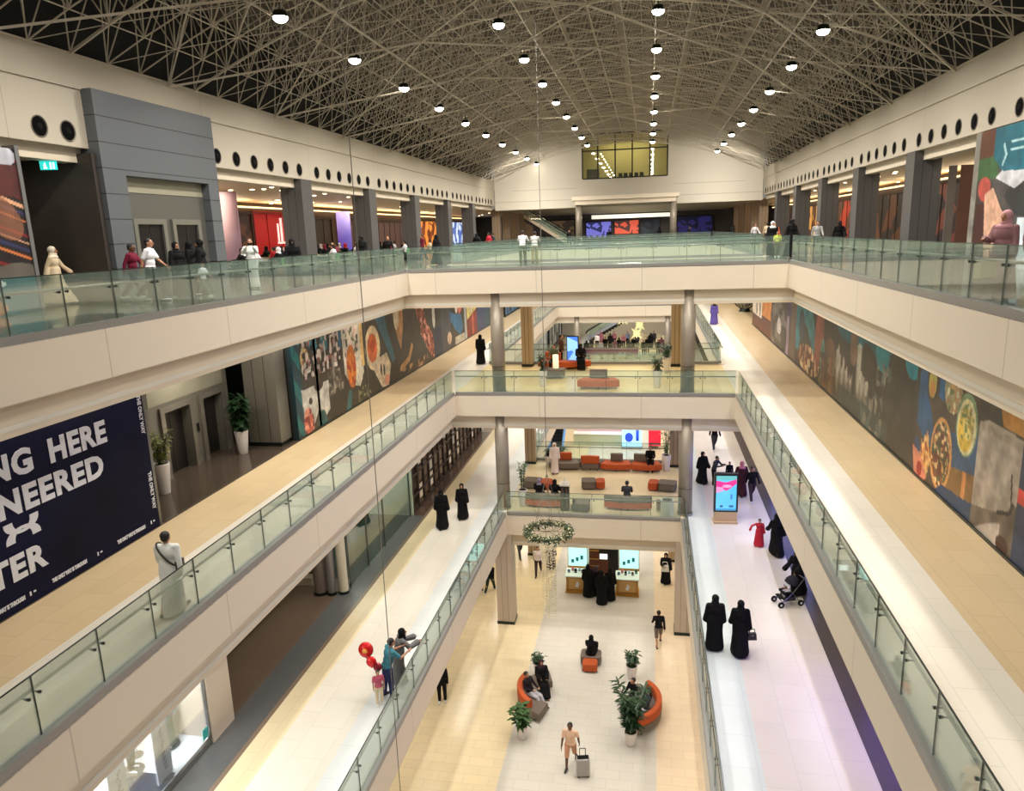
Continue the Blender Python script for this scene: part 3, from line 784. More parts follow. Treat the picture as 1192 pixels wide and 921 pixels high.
# ------------------------------------------------------------------ billboard on the second gallery, left
def text(s, size, m, loc, rot, bold=.0, ext=.004, parent=None, name='lettering', align='LEFT', sx=1.0, spacing=1.0):
    cu = bpy.data.curves.new('t', 'FONT'); cu.body = s; cu.size = size; cu.extrude = ext; cu.offset = bold
    cu.align_x = align; cu.space_character = spacing; cu.resolution_u = 3
    t = bpy.data.objects.new('t', cu); COL.objects.link(t)
    bpy.context.view_layer.update()
    me = bpy.data.meshes.new_from_object(t.evaluated_get(bpy.context.evaluated_depsgraph_get()))
    bpy.data.objects.remove(t)
    o = link(name, me, None, parent)
    me.materials.clear(); me.materials.append(m)
    o.location = loc; o.rotation_euler = rot; o.scale = (sx, 1, 1)
    return o
bb = thing('billboard', 'huge dark navy billboard with big white lettering on the left wall', 'billboard', (-12.8, 8.6, F2))
m = MB(); m.box(-.24, 0, 0, 7.68, .0, 4.0)
def navy():
    m = bpy.data.materials.new('navy_print'); m.use_nodes = True; nt = m.node_tree; b_ = nt.nodes['Principled BSDF']
    n = nt.nodes.new('ShaderNodeTexNoise'); n.inputs['Scale'].default_value = .45; n.inputs['Detail'].default_value = 1
    tc = nt.nodes.new('ShaderNodeTexCoord'); nt.links.new(tc.outputs['Object'], n.inputs['Vector'])
    mx = nt.nodes.new('ShaderNodeMix'); mx.data_type = 'RGBA'; mx.inputs['A'].default_value = lin((13, 11, 15)); mx.inputs['B'].default_value = lin((20, 22, 58))
    nt.links.new(n.outputs['Fac'], mx.inputs['Factor']); nt.links.new(mx.outputs['Result'], b_.inputs['Base Color']); b_.inputs['Roughness'].default_value = .75; b_.inputs['Specular IOR Level'].default_value = .15
    return m
obj('board', m, navy(), bb)
WPR = mat('white_print', (225, 226, 236), .6)
RX = (PI / 2, 0, PI / 2)
def btxt(s, yr, zb, cap, bold=.02, sx=.92, **k):
    o = text(s, cap / .70, WPR, (0, 0, 0), RX, bold, .005, bb, 'lettering', 'RIGHT', sx, **k)
    o.location = (.008, yr - 8.6, zb - F2)
    return o
btxt('HERE', 14.86, 14.13, .50, .03, .98, spacing=1.10)
btxt('NG', 12.70, 14.13, .50, .03, 1.02, spacing=1.10)
btxt('NEERED', 14.62, 13.37, .50, .03, 1.07, spacing=1.10)
btxt('TER', 12.56, 12.02, .50, .03, 1.06, spacing=1.10)
for y in (9.4, 11.35, 13.1, 15.15):
    btxt('THE ONLY WAY IS THROUGH', y + .55, 11.53, .085, .006, .62)
for y in (10.0, 12.1, 14.07, 16.0):
    m = MB(); m.box(.0, .006, y - 8.6 - .07, y - 8.6 - .03, .17, .26); m.box(.0, .006, y - 8.6 + .03, y - 8.6 + .09, .20, .24); obj('print_mark', m, WPR, bb)
for z0, z1 in ((13.9, 14.95), (11.85, 12.9)):
    o = text('THE ONLY WAY', .17, WPR, (0, 0, 0), (0, 0, 0), .006, .004, bb, 'lettering', 'LEFT', .8)
    o.rotation_euler = Matrix(((0, 0, 1), (0, 1, 0), (-1, 0, 0))).to_euler()
    o.location = (.008, 16.09 - 8.6, z1 - F2)
# two-arched emblem
m = MB()
def emblem(cy, cz, w, h):
    n_ = 16
    for sg in (1, -1):
        out = [(cy - w / 2 * math.cos(PI * i / n_), cz + sg * (h * .5 - h * .66 * math.sin(PI * i / n_) ** .8)) for i in range(n_ + 1)]
        inn = [(cy - w * .25 * math.cos(PI * i / n_), cz + sg * (h * .5 - h * .52 * math.sin(PI * i / n_) ** .8)) for i in range(n_ + 1)]
        for i in range(n_):
            q = [out[i], out[i + 1], inn[i + 1], inn[i]]
            v = [(.008 + .0012 * (sg + 1), y - 8.6, z - F2) for y, z in q] + [(0, y - 8.6, z - F2) for y, z in q]
            m.add(v, [(0, 1, 2, 3), (4, 7, 6, 5), (0, 4, 5, 1), (1, 5, 6, 2), (2, 6, 7, 3), (3, 7, 4, 0)])
emblem(12.15, 13.0, .88, .44)
obj('emblem', m, WPR, bb)

# ------------------------------------------------------------------ lift lobbies on the left
STONE = mat('grey_stone_cladding', (112, 108, 98), .3, noise=.12, nscale=1.5)
STONE2 = mat('pale_stone_cladding', (150, 146, 128), .35, noise=.15, nscale=1.2)
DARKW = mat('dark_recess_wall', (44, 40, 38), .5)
LIFTD = mat('lift_door_steel', (62, 58, 56), .3, .6)
def lift_front(y0, y1, x, z, zt, opens, label, pale=(2.35, 2.95)):
    """stone front facing +x with lift doorways"""
    t = thing('lift_entrance', label, 'lift', (x, y0, z))
    m = MB(); L = y1 - y0; h = zt - z
    ys = [0]
    for a, b_, hh in opens: ys += [a - y0, b_ - y0]
    ys.append(L)
    for i in range(0, len(ys), 2): m.box(-.4, 0, ys[i], ys[i + 1], 0, h)
    for a, b_, hh in opens: m.box(-.4, 0, a - y0, b_ - y0, hh, h)
    obj('stone_panel', m, STONE, t)
    m = MB(); m.box(0, .02, .25, L - .3, pale[0], pale[1]); obj('pale_panel', m, STONE2, t)
    for a, b_, hh in opens:
        f = MB()
        f.box(0, .09, a - y0 - .2, a - y0, 0, hh + .18); f.box(0, .09, b_ - y0, b_ - y0 + .2, 0, hh + .18); f.box(0, .09, a - y0, b_ - y0, hh, hh + .18)
        fo = obj('door_frame', f, mat('lift_frame', (136, 130, 120), .25, .4), t)
        d = MB(); mid = (a + b_) / 2 - y0
        d.box(-.32, -.26, a - y0, mid - .01, 0, hh); d.box(-.32, -.26, mid + .01, b_ - y0, 0, hh)
        obj('door', d, LIFTD, t)
    m = MB(); c_ = (opens[0][1] + opens[-1][0]) / 2 - y0
    m.box(.0, .03, c_ - .08, c_ + .08, 1.1, 1.4); obj('call_button', m, DMETAL, t)
    return t
lift_front(19.0, 23.6, -15.0, F2, 15.4, [(19.9, 21.2, 2.15), (21.95, 23.1, 2.15)], 'stone lift front with two doorways in the recess beside the navy billboard', (2.45, 3.3))
b = MB(); b.box(-15.3, -12.9, 16.3, 16.5, F2, 15.42); b.box(-15.4, -15.0, 16.4, 19.0, F2, 15.42); struct('wall_left', b, STONE)
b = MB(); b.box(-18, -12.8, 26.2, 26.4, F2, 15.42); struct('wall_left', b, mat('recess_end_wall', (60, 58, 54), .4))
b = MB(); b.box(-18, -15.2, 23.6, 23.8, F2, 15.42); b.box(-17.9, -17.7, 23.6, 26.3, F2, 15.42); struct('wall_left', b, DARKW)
sqcol(-13.72, 24.0, F2, 15.42, 1.25, .8, STONE, 'tall grey stone pier between the lift lobby and the left food mural', name='stone_pier')
# floor of the recess: dark stone
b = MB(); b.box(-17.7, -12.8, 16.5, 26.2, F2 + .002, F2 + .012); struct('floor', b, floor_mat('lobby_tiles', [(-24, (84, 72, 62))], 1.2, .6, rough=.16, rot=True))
lamp('lobby_lamp', (-14.0, 20.5, 15.3), 50, .6, (1, .93, .8))
# top gallery lift block
blk = thing('lift_block', 'big grey panelled lift block with two dark lift doors under the left beam', 'lift', (-16.1, 20.25, F3))
m = MB()
L = 26.35 - 20.25; n0, n1 = 21.25 - 20.25, 25.7 - 20.25
m.box(-7, 0, 0, n0, 0, 6.2); m.box(-7, 0, n1, L, 0, 6.2); m.box(-7, 0, n0, n1, 3.8, 6.2); m.box(-7, -.35, n0, n1, 0, 3.8)
obj('body', m, mat('grey_panel', (98, 102, 106), .42, .15), blk)
m = MB()
for z in [.75 * k + .2 for k in range(1, 8)]:
    if z < 3.8: m.box(-7.004, .004, -.004, n0, z, z + .025); m.box(-.5, .004, n1, L + .004, z, z + .025)
    else: m.box(-7.004, .004, -.004, L + .004, z, z + .025)
obj('panel_joint', m, mat('panel_joint_dark', (46, 46, 48), .6), blk)  # dark joint strips between the panels
m = MB(); m.box(-.35, -.3, n0, n1, 3.32, 3.8); obj('pale_panel', m, mat('pale_lift_panel', (150, 146, 126), .4), blk)
m = MB(); m.box(-.36, -.31, n0, n1, 0, 3.3); obj('niche_panel', m, mat('niche_grey', (92, 90, 84), .4), blk)
for a in (21.75, 23.75):
    f = MB(); a0 = a - 20.25
    f.box(-.31, -.2, a0 - .18, a0, 0, 2.5); f.box(-.31, -.2, a0 + 1.3, a0 + 1.48, 0, 2.5); f.box(-.31, -.2, a0, a0 + 1.3, 2.32, 2.5)
    obj('door_frame', f, mat('lift_frame2', (128, 126, 116), .3, .3), blk)
    d = MB(); d.box(-.31, -.28, a0, a0 + .64, 0, 2.32); d.box(-.31, -.28, a0 + .66, a0 + 1.3, 0, 2.32); obj('door', d, mat('lift_door_dark', (30, 27, 28), .3, .3), blk)
# recess to the left of the block
b = MB(); b.box(-23, -16.25, 20.05, 20.22, F3, 21.4); struct('wall_left', b, mat('brown_grey_wall', (58, 50, 44), .55))
t = thing('exit_sign', 'small glowing cyan emergency exit sign under the left beam', 'sign', (-17.0, 19.2, 21.0), R_(20))
m = MB(); m.box(-.22, .22, -.03, .03, -.1, .14); obj('case', m, mat('exit_glow', (40, 190, 180), .4, emit=1.3), t)
m = MB(); m.ball((-.08, -.035, .07), (.022, .01, .022), 8, 6); m.box(-.1, -.06, -.04, -.03, -.03, .05); m.box(-.13, -.05, -.04, -.03, .015, .035); m.box(-.12, -.09, -.04, -.03, -.08, -.02); m.box(-.07, -.03, -.04, -.03, -.07, -.03)
m.box(.05, .09, -.04, -.03, -.08, .1); m.box(.13, .17, -.04, -.03, -.08, .1)
obj('pictogram', m, mat('exit_white', (235, 250, 248), .4, emit=1.6), t)
m = MB(); m.tube((-.15, 0, .14), (-.15, 0, .35), .008, n=6); m.tube((.15, 0, .14), (.15, 0, .35), .008, n=6); obj('hanger', m, DMETAL, t)
t = thing('ceiling_downlight', 'round white downlight in the soffit left of the exit sign', 'light', (-17.6, 18.2, 21.28))
m = MB(); m.tube((0, 0, 0), (0, 0, .02), .2, n=20); obj('ring', m, METAL, t)
m = MB(); m.tube((0, 0, -.01), (0, 0, .0), .16, n=20); obj('lens', m, WARMLAMP, t)

# ------------------------------------------------------------------ side halls of the top gallery
def shopfront(label, x, y0, y1, z, h, face, m_, frame, sign=None):
    """lit front in a side wall; face +1 looks to +x"""
    t = thing('shopfront', label, 'shopfront', (x, y0, z))
    d = face
    m = MB(); m.box(min(0, .1 * d), max(0, .1 * d), .12, y1 - y0 - .12, .1, h - .2); obj('display_panel', m, m_, t)
    m = MB()
    a, b_ = min(0, .22 * d), max(0, .22 * d)
    m.box(a, b_, 0, .12, 0, h); m.box(a, b_, y1 - y0 - .12, y1 - y0, 0, h); m.box(a, b_, .12, y1 - y0 - .12, h - .2, h); m.box(a, b_, .12, y1 - y0 - .12, 0, .1)
    obj('frame', m, frame, t)
    k = max(1, int((y1 - y0) / 1.6)); m = MB()
    for i in range(1, k): yy = (y1 - y0) * i / k; m.box(min(0, .14 * d), max(0, .14 * d), yy - .025, yy + .025, .1, h - .2)
    if k > 1: obj('mullion', m, frame, t)
    return t
def litmat(name, rgb, e, rgb2=None, sc=1.2):
    m = mat(name, rgb, .5, emit=e)
    if rgb2 and not m.get('n'):
        nt = m.node_tree; b_ = nt.nodes['Principled BSDF']
        tc = nt.nodes.new('ShaderNodeTexCoord'); n = nt.nodes.new('ShaderNodeTexVoronoi'); n.inputs['Scale'].default_value = sc
        nt.links.new(tc.outputs['Object'], n.inputs['Vector'])
        cr = nt.nodes.new('ShaderNodeValToRGB'); cr.color_ramp.interpolation = 'CONSTANT'
        cr.color_ramp.elements[0].color = lin(rgb); cr.color_ramp.elements[1].position = .5; cr.color_ramp.elements[1].color = lin(rgb2)
        sp = nt.nodes.new('ShaderNodeSeparateColor'); nt.links.new(n.outputs['Color'], sp.inputs[0])
        nt.links.new(sp.outputs[0], cr.inputs[0])
        nt.links.new(cr.outputs[0], b_.inputs['Base Color']); nt.links.new(cr.outputs[0], b_.inputs['Emission Color'])
        m['n'] = 1
    return m
BRF = mat('shop_frame_brown', (70, 52, 42), .5); DKF = mat('shop_frame_dark', (30, 28, 30), .5)
XWL, XWR = -26.9, 17.9
shopfront('dark patterned shopfront beside the pink lit column', XWL, 44.6, 47.4, F3, 3.7, 1, litmat('dark_pattern', (50, 30, 26), .25, (96, 60, 40), 2.5), BRF)
rs = shopfront('bright red shopfront with a white lantern emblem behind the man in white', XWL, 47.5, 53.6, F3, 3.75, 1, litmat('red_wall', (186, 14, 22), .3), mat('red_frame', (150, 14, 20), .5))
m = MB()
for (y, w_, h_) in ((3.5, .22, 1.3), (4.0, .3, 1.7), (4.55, .22, 1.3)):
    m.box(.11, .14, y - w_ / 2, y + w_ / 2, 1.6, 1.6 + h_)
m.box(.11, .14, 3.3, 4.8, 1.45, 1.58); m.box(.11, .14, 3.8, 4.2, .7, 1.15)
obj('emblem', m, litmat('emblem_white', (250, 226, 220), .9), rs)
shopfront('dark brown closed shopfront between violet columns', XWL, 54.0, 60.5, F3, 3.5, 1, litmat('brown_dim', (52, 38, 34), .15), BRF)
shopfront('plain plum brown shopfront left of the third grey column', XWL, 62.0, 80.0, F3, 3.4, 1, litmat('plum', (104, 80, 80), .2), BRF)
shopfront('orange lit shopfront deep in the left side hall', XWL, 84.0, 96.5, F3, 3.6, 1, litmat('orange_lit', (226, 140, 60), 1.0, (120, 60, 30)), BRF)
shopfront('pale blue lit shopfront at the far left of the food hall', XWL, 99.0, 112.0, F3, 3.6, 1, litmat('paleblue_lit', (200, 216, 240), 1.1, (90, 110, 180)), DKF)
shopfront('dark shopfront with reddish drapes behind the first right column', XWR, 44.0, 52.5, F3, 3.9, -1, litmat('drapes', (120, 66, 56), .3, (44, 36, 40), .9), DKF)
shopfront('brown shopfront with an orange glow in the right side hall', XWR, 54.0, 64.5, F3, 3.7, -1, litmat('brown_glow', (96, 60, 36), .35, (40, 34, 28), .8), BRF)
shopfront('red and orange lit shopfront in the right side hall', XWR, 66.5, 80.0, F3, 3.7, -1, litmat('redorange', (170, 60, 40), .6, (90, 60, 40), .7), BRF)
shopfront('golden lit shopfront far along the right side hall', XWR, 83.0, 98.0, F3, 3.6, -1, litmat('golden', (220, 160, 80), .7, (90, 60, 40), .9), BRF)
# hanging drapes panel near the right mural
for i, (x, y, w_, rgb) in enumerate(((14.6, 38.5, .8, (104, 72, 60)), (15.3, 38.4, .5, (196, 96, 70)), (16.0, 38.3, .7, (24, 36, 56)), (13.9, 38.6, .35, (120, 112, 106)))):
    t = thing('display_banner', ['tall beige banner behind the first right grey column', 'narrow orange banner behind the first right grey column', 'dark blue banner left of the right mural', 'slim pale banner close to the first right grey column'][i], 'banner', (x, y, F3))
    m = MB(); m.box(-w_ / 2, w_ / 2, -.03, .03, .1, 4.0); obj('panel', m, mat(f'banner_{rgb[0]}', rgb, .6, emit=.12, noise=.3, nscale=1.4), t)
    m = MB(); m.box(-w_ / 2, w_ / 2, -.15, .15, 0, .1); obj('foot', m, DKF, t)
# far wall
b = MB(); b.box(-27, 18, 117, 117.3, F3, 21.4); struct('wall_back', b, mat('far_dark_wall', (92, 88, 84), .6))
c_ = MB(); c_.box(XL, XR, 80.4, 118, 21.1, 21.3); struct('ceiling', c_, mat('far_ceiling', (206, 190, 166), .6))
for i, (x0, x1, z0, z1, rgb, rgb2, e, lb) in enumerate((
        (-9.6, -5.8, 17.6, 19.9, (110, 110, 200), (40, 44, 90), .9, 'violet and blue lit shopfront under the high window'),
        (-5.2, -1.6, 18.0, 20.0, (206, 84, 60), (70, 40, 40), .9, 'red lit shopfront under the high window'),
        (-1.2, 1.6, 17.4, 20.0, (40, 50, 60), (24, 28, 40), .4, 'dark teal shopfront beside the right balcony column'),
        (4.2, 9.4, 17.6, 20.2, (40, 36, 90), (20, 20, 40), .7, 'indigo shopfront right of the balcony columns'),
        (-16, -11.5, 17.2, 20.3, (70, 60, 50), (120, 96, 70), .3, 'brown shopfront at the far end by the escalator'))):
    t = thing('far_shopfront', lb, 'shopfront', ((x0 + x1) / 2, 116.9, F3))
    h = (x1 - x0) / 2
    m = MB(); m.box(-h, h, -.1, 0, z0 - F3, z1 - F3); obj('display_panel', m, litmat(f'far_{i}', rgb, e, rgb2, 2.2), t)
    m = MB(); m.box(-h - .15, h + .15, -.14, 0, z1 - F3, z1 - F3 + .2); m.box(-h - .15, -h, -.14, 0, 0, z1 - F3); m.box(h, h + .15, -.14, 0, 0, z1 - F3); obj('frame', m, DKF, t)
t = thing('sign_band', 'white glowing fascia sign over the red lit shopfront', 'sign', (-2.4, 112, 20.3))
m = MB(); m.box(-6, 6, -.1, .1, 0, .55); obj('light_box', m, litmat('white_band', (240, 236, 224), .9), t)
m = MB(); m.box(-5.5, -5.4, -.02, .02, .55, .82); m.box(5.4, 5.5, -.02, .02, .55, .82); obj('hanger', m, DMETAL, t)
# escalator near the end wall
def escalator(label, foot, dir_, rise, width, mside, z0):
    fx, fy = foot; L = rise / math.tan(R_(30)); dx, dy = dir_
    t = thing('escalator', label, 'escalator', (fx, fy, z0), math.atan2(dy, dx))
    for s in (-1, 1):
        m = MB(); y = s * width / 2
        v = [(0, y - .06, 0), (L, y - .06, rise), (L, y - .06, rise + .35), (0, y - .06, .35), (0, y + .06, 0), (L, y + .06, rise), (L, y + .06, rise + .35), (0, y + .06, .35)]
        m.add(v, [(0, 3, 2, 1), (4, 5, 6, 7), (0, 1, 5, 4), (3, 7, 6, 2), (0, 4, 7, 3), (1, 2, 6, 5)]); obj('side_skirt', m, mside, t)
        m = MB(); v = [(.1, y - .01, .35), (L, y - .01, rise + .35), (L, y - .01, rise + 1.15), (.1, y - .01, 1.15), (.1, y + .01, .35), (L, y + .01, rise + .35), (L, y + .01, rise + 1.15), (.1, y + .01, 1.15)]
        m.add(v, [(0, 3, 2, 1), (4, 5, 6, 7), (0, 1, 5, 4), (3, 7, 6, 2), (0, 4, 7, 3), (1, 2, 6, 5)]); obj('balustrade_glass', m, GLASS, t)
        m = MB(); m.path([(-.3, y, .8), (0, y, 1.15), (L, y, rise + 1.17), (L + .4, y, rise + 1.1)], .05); obj('handrail', m, BLACK, t)
    m = MB(); n_ = int(rise / .2)
    for i in range(n_):
        m.box(L * i / n_, L * (i + 1) / n_ + .02, -width / 2 + .07, width / 2 - .07, rise * i / n_ - .3 if i > 2 else 0, rise * i / n_ + .1)
    obj('steps', m, mat('escalator_steps', (46, 46, 50), .4, .6), t)
    return t
escalator('pale escalator with a black handrail descending beside the left balcony column', (-8.6, 84), (-1, .35), 3.3, 1.0, mat('escalator_side', (214, 196, 172), .5), F3)

# warm downlights in the side hall ceilings
DL = None
rnd = random.Random(11)
pts = [(-18.2 - rnd.random() * 8, 29 + rnd.random() * 26) for _ in range(34)] + [(12.6 + rnd.random() * 4.8, 40 + rnd.random() * 36) for _ in range(22)] + [(-18 - rnd.random() * 8, 58 + rnd.random() * 50) for _ in range(12)]
for (x, y) in pts:
    lb = 'small warm downlight in the left side hall ceiling' if x < 0 else 'small warm downlight in the right side hall ceiling'
    gp = 'warm downlights of the left side hall' if x < 0 else 'warm downlights of the right side hall'
    if DL is None:
        DL = thing('ceiling_downlight', lb, 'light', (x, y, 21.27), 0, gp)
        m = MB(); m.tube((0, 0, 0), (0, 0, .03), .15, n=14); obj('ring', m, METAL, DL)
        m = MB(); m.ball((0, 0, 0), (.12, .12, .04), 12, 6); obj('lens', m, WARMLAMP, DL, True)
    else: dup(DL, (x, y, 21.27), 0, lb, gp)
for x in (-21.5,):
    for j in range(9): lamp('hall_lamp', (x, 22.5 + 10 * j if j else 30, 21.2), 190, 3, (1, .84, .62), 'SQUARE')
for j in range(8): lamp('hall_lamp', (14.6, 34 + 10 * j, 21.2), 130, 3, (1, .84, .64), 'SQUARE')
lamp('corridor_lamp', (-18.5, 17.5, 21.2), 28, .5, (1, .92, .8)); lamp('corridor_lamp', (10, 22, 21.0), 120, .6, (1, .95, .88))
for j in range(3):
    lamp('cove_lamp', (-25.6, 35 + 22 * j, 20.5), 330, .3, (1, .82, .55), 'RECTANGLE', 20, (0, R_(-150), 0))
    lamp('cove_lamp', (16.8, 45 + 22 * j, 20.5), 200, .3, (1, .84, .6), 'RECTANGLE', 20, (0, R_(150), 0))
for nm_, x_, ya_, yb_ in (('left', -26.2, 26, 112), ('right', 17.3, 40, 112)):
    t = thing('cove_light', f'long warm glowing cove light high on the back wall of the {nm_} side hall', 'light', (x_, ya_, 20.9))
    m = MB(); m.box(-.12, .12, 0, yb_ - ya_, 0, .1); obj('light_strip', m, litmat('cove_glow', (255, 214, 150), 3.0), t)
    m = MB(); m.box(-.2, .2, 0, yb_ - ya_, -.06, 0); obj('channel', m, METAL, t)
for j in range(3): lamp('end_hall_lamp', (-2.5, 88 + 10 * j, 21.0), 900, 3, (1, .9, .76), 'SQUARE')
lamp('office_lamp', (-2.5, 82.6, 28.2), 190, 5, (1, .93, .66), 'RECTANGLE', 2)
for j, x in enumerate((-12, 7)): lamp('end_wall_fill', (x, 69, 23.6), 420, 1.0, (1, .93, .82), rot=(R_(80), 0, 0), spread=R_(100))  # unseen fill lights without fixtures, added to brighten the end wall
# glare of reflected lamps in the window, modelled as strings of glowing beads
for i in range(10):
    t = thing('glare_bead', 'tiny white lamp reflection modelled as a bead, slanting string in the high window', 'light', (-5.1 + .17 * i, 82.2, 26.6 - .28 * i), 0, 'slanting string of lamp reflections in the high window')
    m = MB(); m.ball((0, 0, 0), .05, 8, 6); obj('glare_spot', m, LAMP, t, True)
    m = MB(); m.tube((0, 0, .05), (0, 0, .1), .02, n=6); obj('glare_stem', m, DMETAL, t)
for i in range(12):
    t = thing('glare_bead', 'tiny white lamp reflection modelled as a bead, upright string in the high window', 'light', (.35, 82.2, 26.8 - .22 * i), 0, 'upright string of lamp reflections in the high window')
    m = MB(); m.ball((0, 0, 0), .05, 8, 6); obj('glare_spot', m, LAMP, t, True)
    m = MB(); m.tube((0, 0, .05), (0, 0, .1), .02, n=6); obj('glare_stem', m, DMETAL, t)

# ------------------------------------------------------------------ second gallery, far parts
b = MB(); b.box(-13, 11, 93, 93.3, F1, 9.9); struct('wall_back', b, mat('far_hall_wall', (214, 208, 192), .6))
b = MB(); b.box(-13, 14, 107.6, 108, F2, 15.5); b.box(-13, 12, 107.6, 108, F1, 9.9); b.box(-13, 12, 107.6, 108, 0, 4.2); struct('wall_back', b, mat('far_wall_pale', (196, 186, 170), .6))
b = MB(); b.box(-13.1, -12.8, 62, 108, F2, 15.5); struct('wall_left', b, mat('far_left_wall', (60, 66, 76), .6))
b = MB(); b.box(11.2, 11.5, 57.3, 108, F2, 15.5); b.box(7.95, 11.4, 57.2, 57.4, F2, 15.5); struct('wall_right', b, mat('far_right_wall', (92, 88, 78), .6))
t = thing('wire_globe', 'round grey wire globe sculpture at the far end of the right walkway', 'sculpture', (8.2, 66, F2))
m = MB()
for k in range(8):
    a = PI * k / 8
    pts = [(.95 * math.cos(a) * math.sin(u), .95 * math.sin(a) * math.sin(u), 1.15 + .95 * math.cos(u)) for u in np.linspace(0, 2 * PI, 25)]
    m.path(pts, .025, 5)
obj('hoop', m, DMETAL, t)
m = MB(); m.ball((0, 0, 1.15), .8, 20, 12); obj('core', m, mat('globe_grey', (140, 140, 130), .6, noise=.2), t, True)
m = MB(); m.tube((0, 0, 0), (0, 0, .25), .5, .4, 20); obj('base', m, DMETAL, t)
for i, (y, rgb, lb) in enumerate(((64, (60, 96, 130), 'blue lit shopfront beyond the left food mural'), (74, (120, 150, 150), 'pale teal shopfront farther beyond the left food mural'), (86, (150, 120, 100), 'tan shopfront at the far left end of the second gallery'))):
    shopfront(lb, -12.78, y, y + 8.5, F2, 3.4, 1, litmat(f'g2shop{i}', rgb, .3, tuple(int(q * .5) for q in rgb), .8), DKF)

# ------------------------------------------------------------------ first gallery, left side
SAND = mat('sand_plaster', (214, 198, 180), .6)
b = MB(); b.box(-14.6, -11.3, 15.2, 16.2, F1, 9.9); struct('wall_left', b, SAND)
b = MB(); b.box(-14.6, -14.4, 4, 15.2, F1, 9.9); struct('wall_left', b, mat('shop_white', (240, 244, 248), .5))
b = MB(); b.box(-14.4, -11.4, 4, 15.2, F1 + .005, F1 + .16); struct('floor', b, mat('shop_floor_white', (236, 238, 240), .3))
b = MB(); b.box(-12.6, -11.45, 9, 13.75, F1 + .16, F1 + .18); struct('floor', b, mat('shop_mat_dark', (40, 42, 56), .4))
b = MB(); b.box(-14.4, -11.4, 4, 15.2, 9.7, 9.8); struct('ceiling', b, CEIL)
t = thing('shop_window', 'clear shop window of the bright white boutique on the first gallery', 'window', (-11.38, 4, F1))
m = MB(); m.box(-.01, .01, 0, 11.2, .18, 4.0); obj('glass', m, CLEAR, t)
m = MB(); m.box(-.04, .04, 0, 11.2, .0, .18); m.box(-.04, .04, 11.14, 11.2, .18, 4.0); obj('frame', m, METAL, t)
m = MB(); m.box(.012, .018, 10.88, 11.1, .3, .58); obj('sticker', m, mat('teal_sticker', (60, 190, 190), .5), t)
b = MB(); b.box(-11.38, -10.45, 4, 31.3, F1 + .001, F1 + .004); struct('floor', b, mat('grey_threshold_stone', (92, 92, 92), .22, noise=.1))
for j in range(3): lamp('shop_lamp', (-12.1, 6 + 3.6 * j, 9.6), 460, 1.4, (.93, .97, 1), 'SQUARE')
def standing_banner(y, label, script):
    t = thing('window_banner', label, 'banner', (-11.62, y, F1 + .16))
    m = MB(); m.box(-.02, .02, 0, .56, .02, 1.62); obj('panel', m, mat('banner_white', (236, 238, 246), .6), t)
    m = MB(); m.box(-.14, .14, .1, .46, 0, .03); obj('foot', m, METAL, t)
    rnd = random.Random(int(y * 10)); m = MB()
    for k in range(9):
        z = 1.35 - .13 * k; x = .28 + rnd.uniform(-.05, .05)
        pts = [(.028, x + .06 * math.sin(q * 2.2 + k), z + .05 * math.cos(q * 1.7 + k)) for q in np.linspace(0, 3.2, 7)]
        m.path(pts, .006, 4)
    obj('script_lettering', m, mat('grey_print', (120, 120, 140), .6), t)
standing_banner(13.38, 'tall white banner with grey script beside the black trousers in the boutique window', 1)
standing_banner(11.9, 'white banner with grey script nearer the camera in the boutique window', 2)
# passage back, bench and picture
b = MB(); b.box(-16.2, -16.0, 16.2, 24.6, F1, 9.9); b.box(-16, -12.6, 24.5, 24.7, F1, 9.9); struct('wall_left', b, mat('passage_wall', (70, 58, 50), .5))
t = thing('wall_plinth', 'cream plinth against the dark end wall of the brown tiled passage', 'plinth', (-13.4, 24.2, F1))
m = MB(); m.box(-1.1, .75, -.25, .28, 0, .3); obj('body', m, mat('cream_stone', (206, 196, 168), .5), t)
m = MB(); m.box(-1.14, .79, -.29, .3, .3, .34); obj('top', m, mat('cream_stone_top', (222, 214, 190), .4), t)
t = thing('ornate_picture', 'brown ornate relief picture standing on the cream plinth', 'picture', (-13.3, 24.32, F1 + .345))
m = MB(); m.box(-.75, .6, -.05, .1, 0, 1.1); obj('frame', m, mat('dark_wood', (60, 44, 34), .5), t)
m = MB(); m.box(-.68, .53, -.07, -.05, .07, 1.03); obj('relief', m, mat('relief_tan', (150, 124, 98), .6, noise=.5, nscale=5), t)
for i, (x, y, r) in enumerate(((-12.05, 23.45, .24), (-11.6, 23.45, .16), (-11.2, 23.6, .18))):
    t = thing('fluted_post', ['thick brown grey post at the passage corner', 'slim grey post between the brown and the cream posts', 'cream post beside the dark glass shop'][i], 'column', (x, y, F1))
    m = MB(); m.tube((0, 0, 0), (0, 0, 4.2), r, n=18); obj('shaft', m, (mat('post_brown', (122, 108, 96), .4), mat('post_grey', (140, 134, 130), .3, .2), mat('post_cream', (214, 204, 180), .5))[i], t, False)
    m = MB(); m.tube((0, 0, 0), (0, 0, .1), r + .03, n=18); obj('base_ring', m, DMETAL, t)
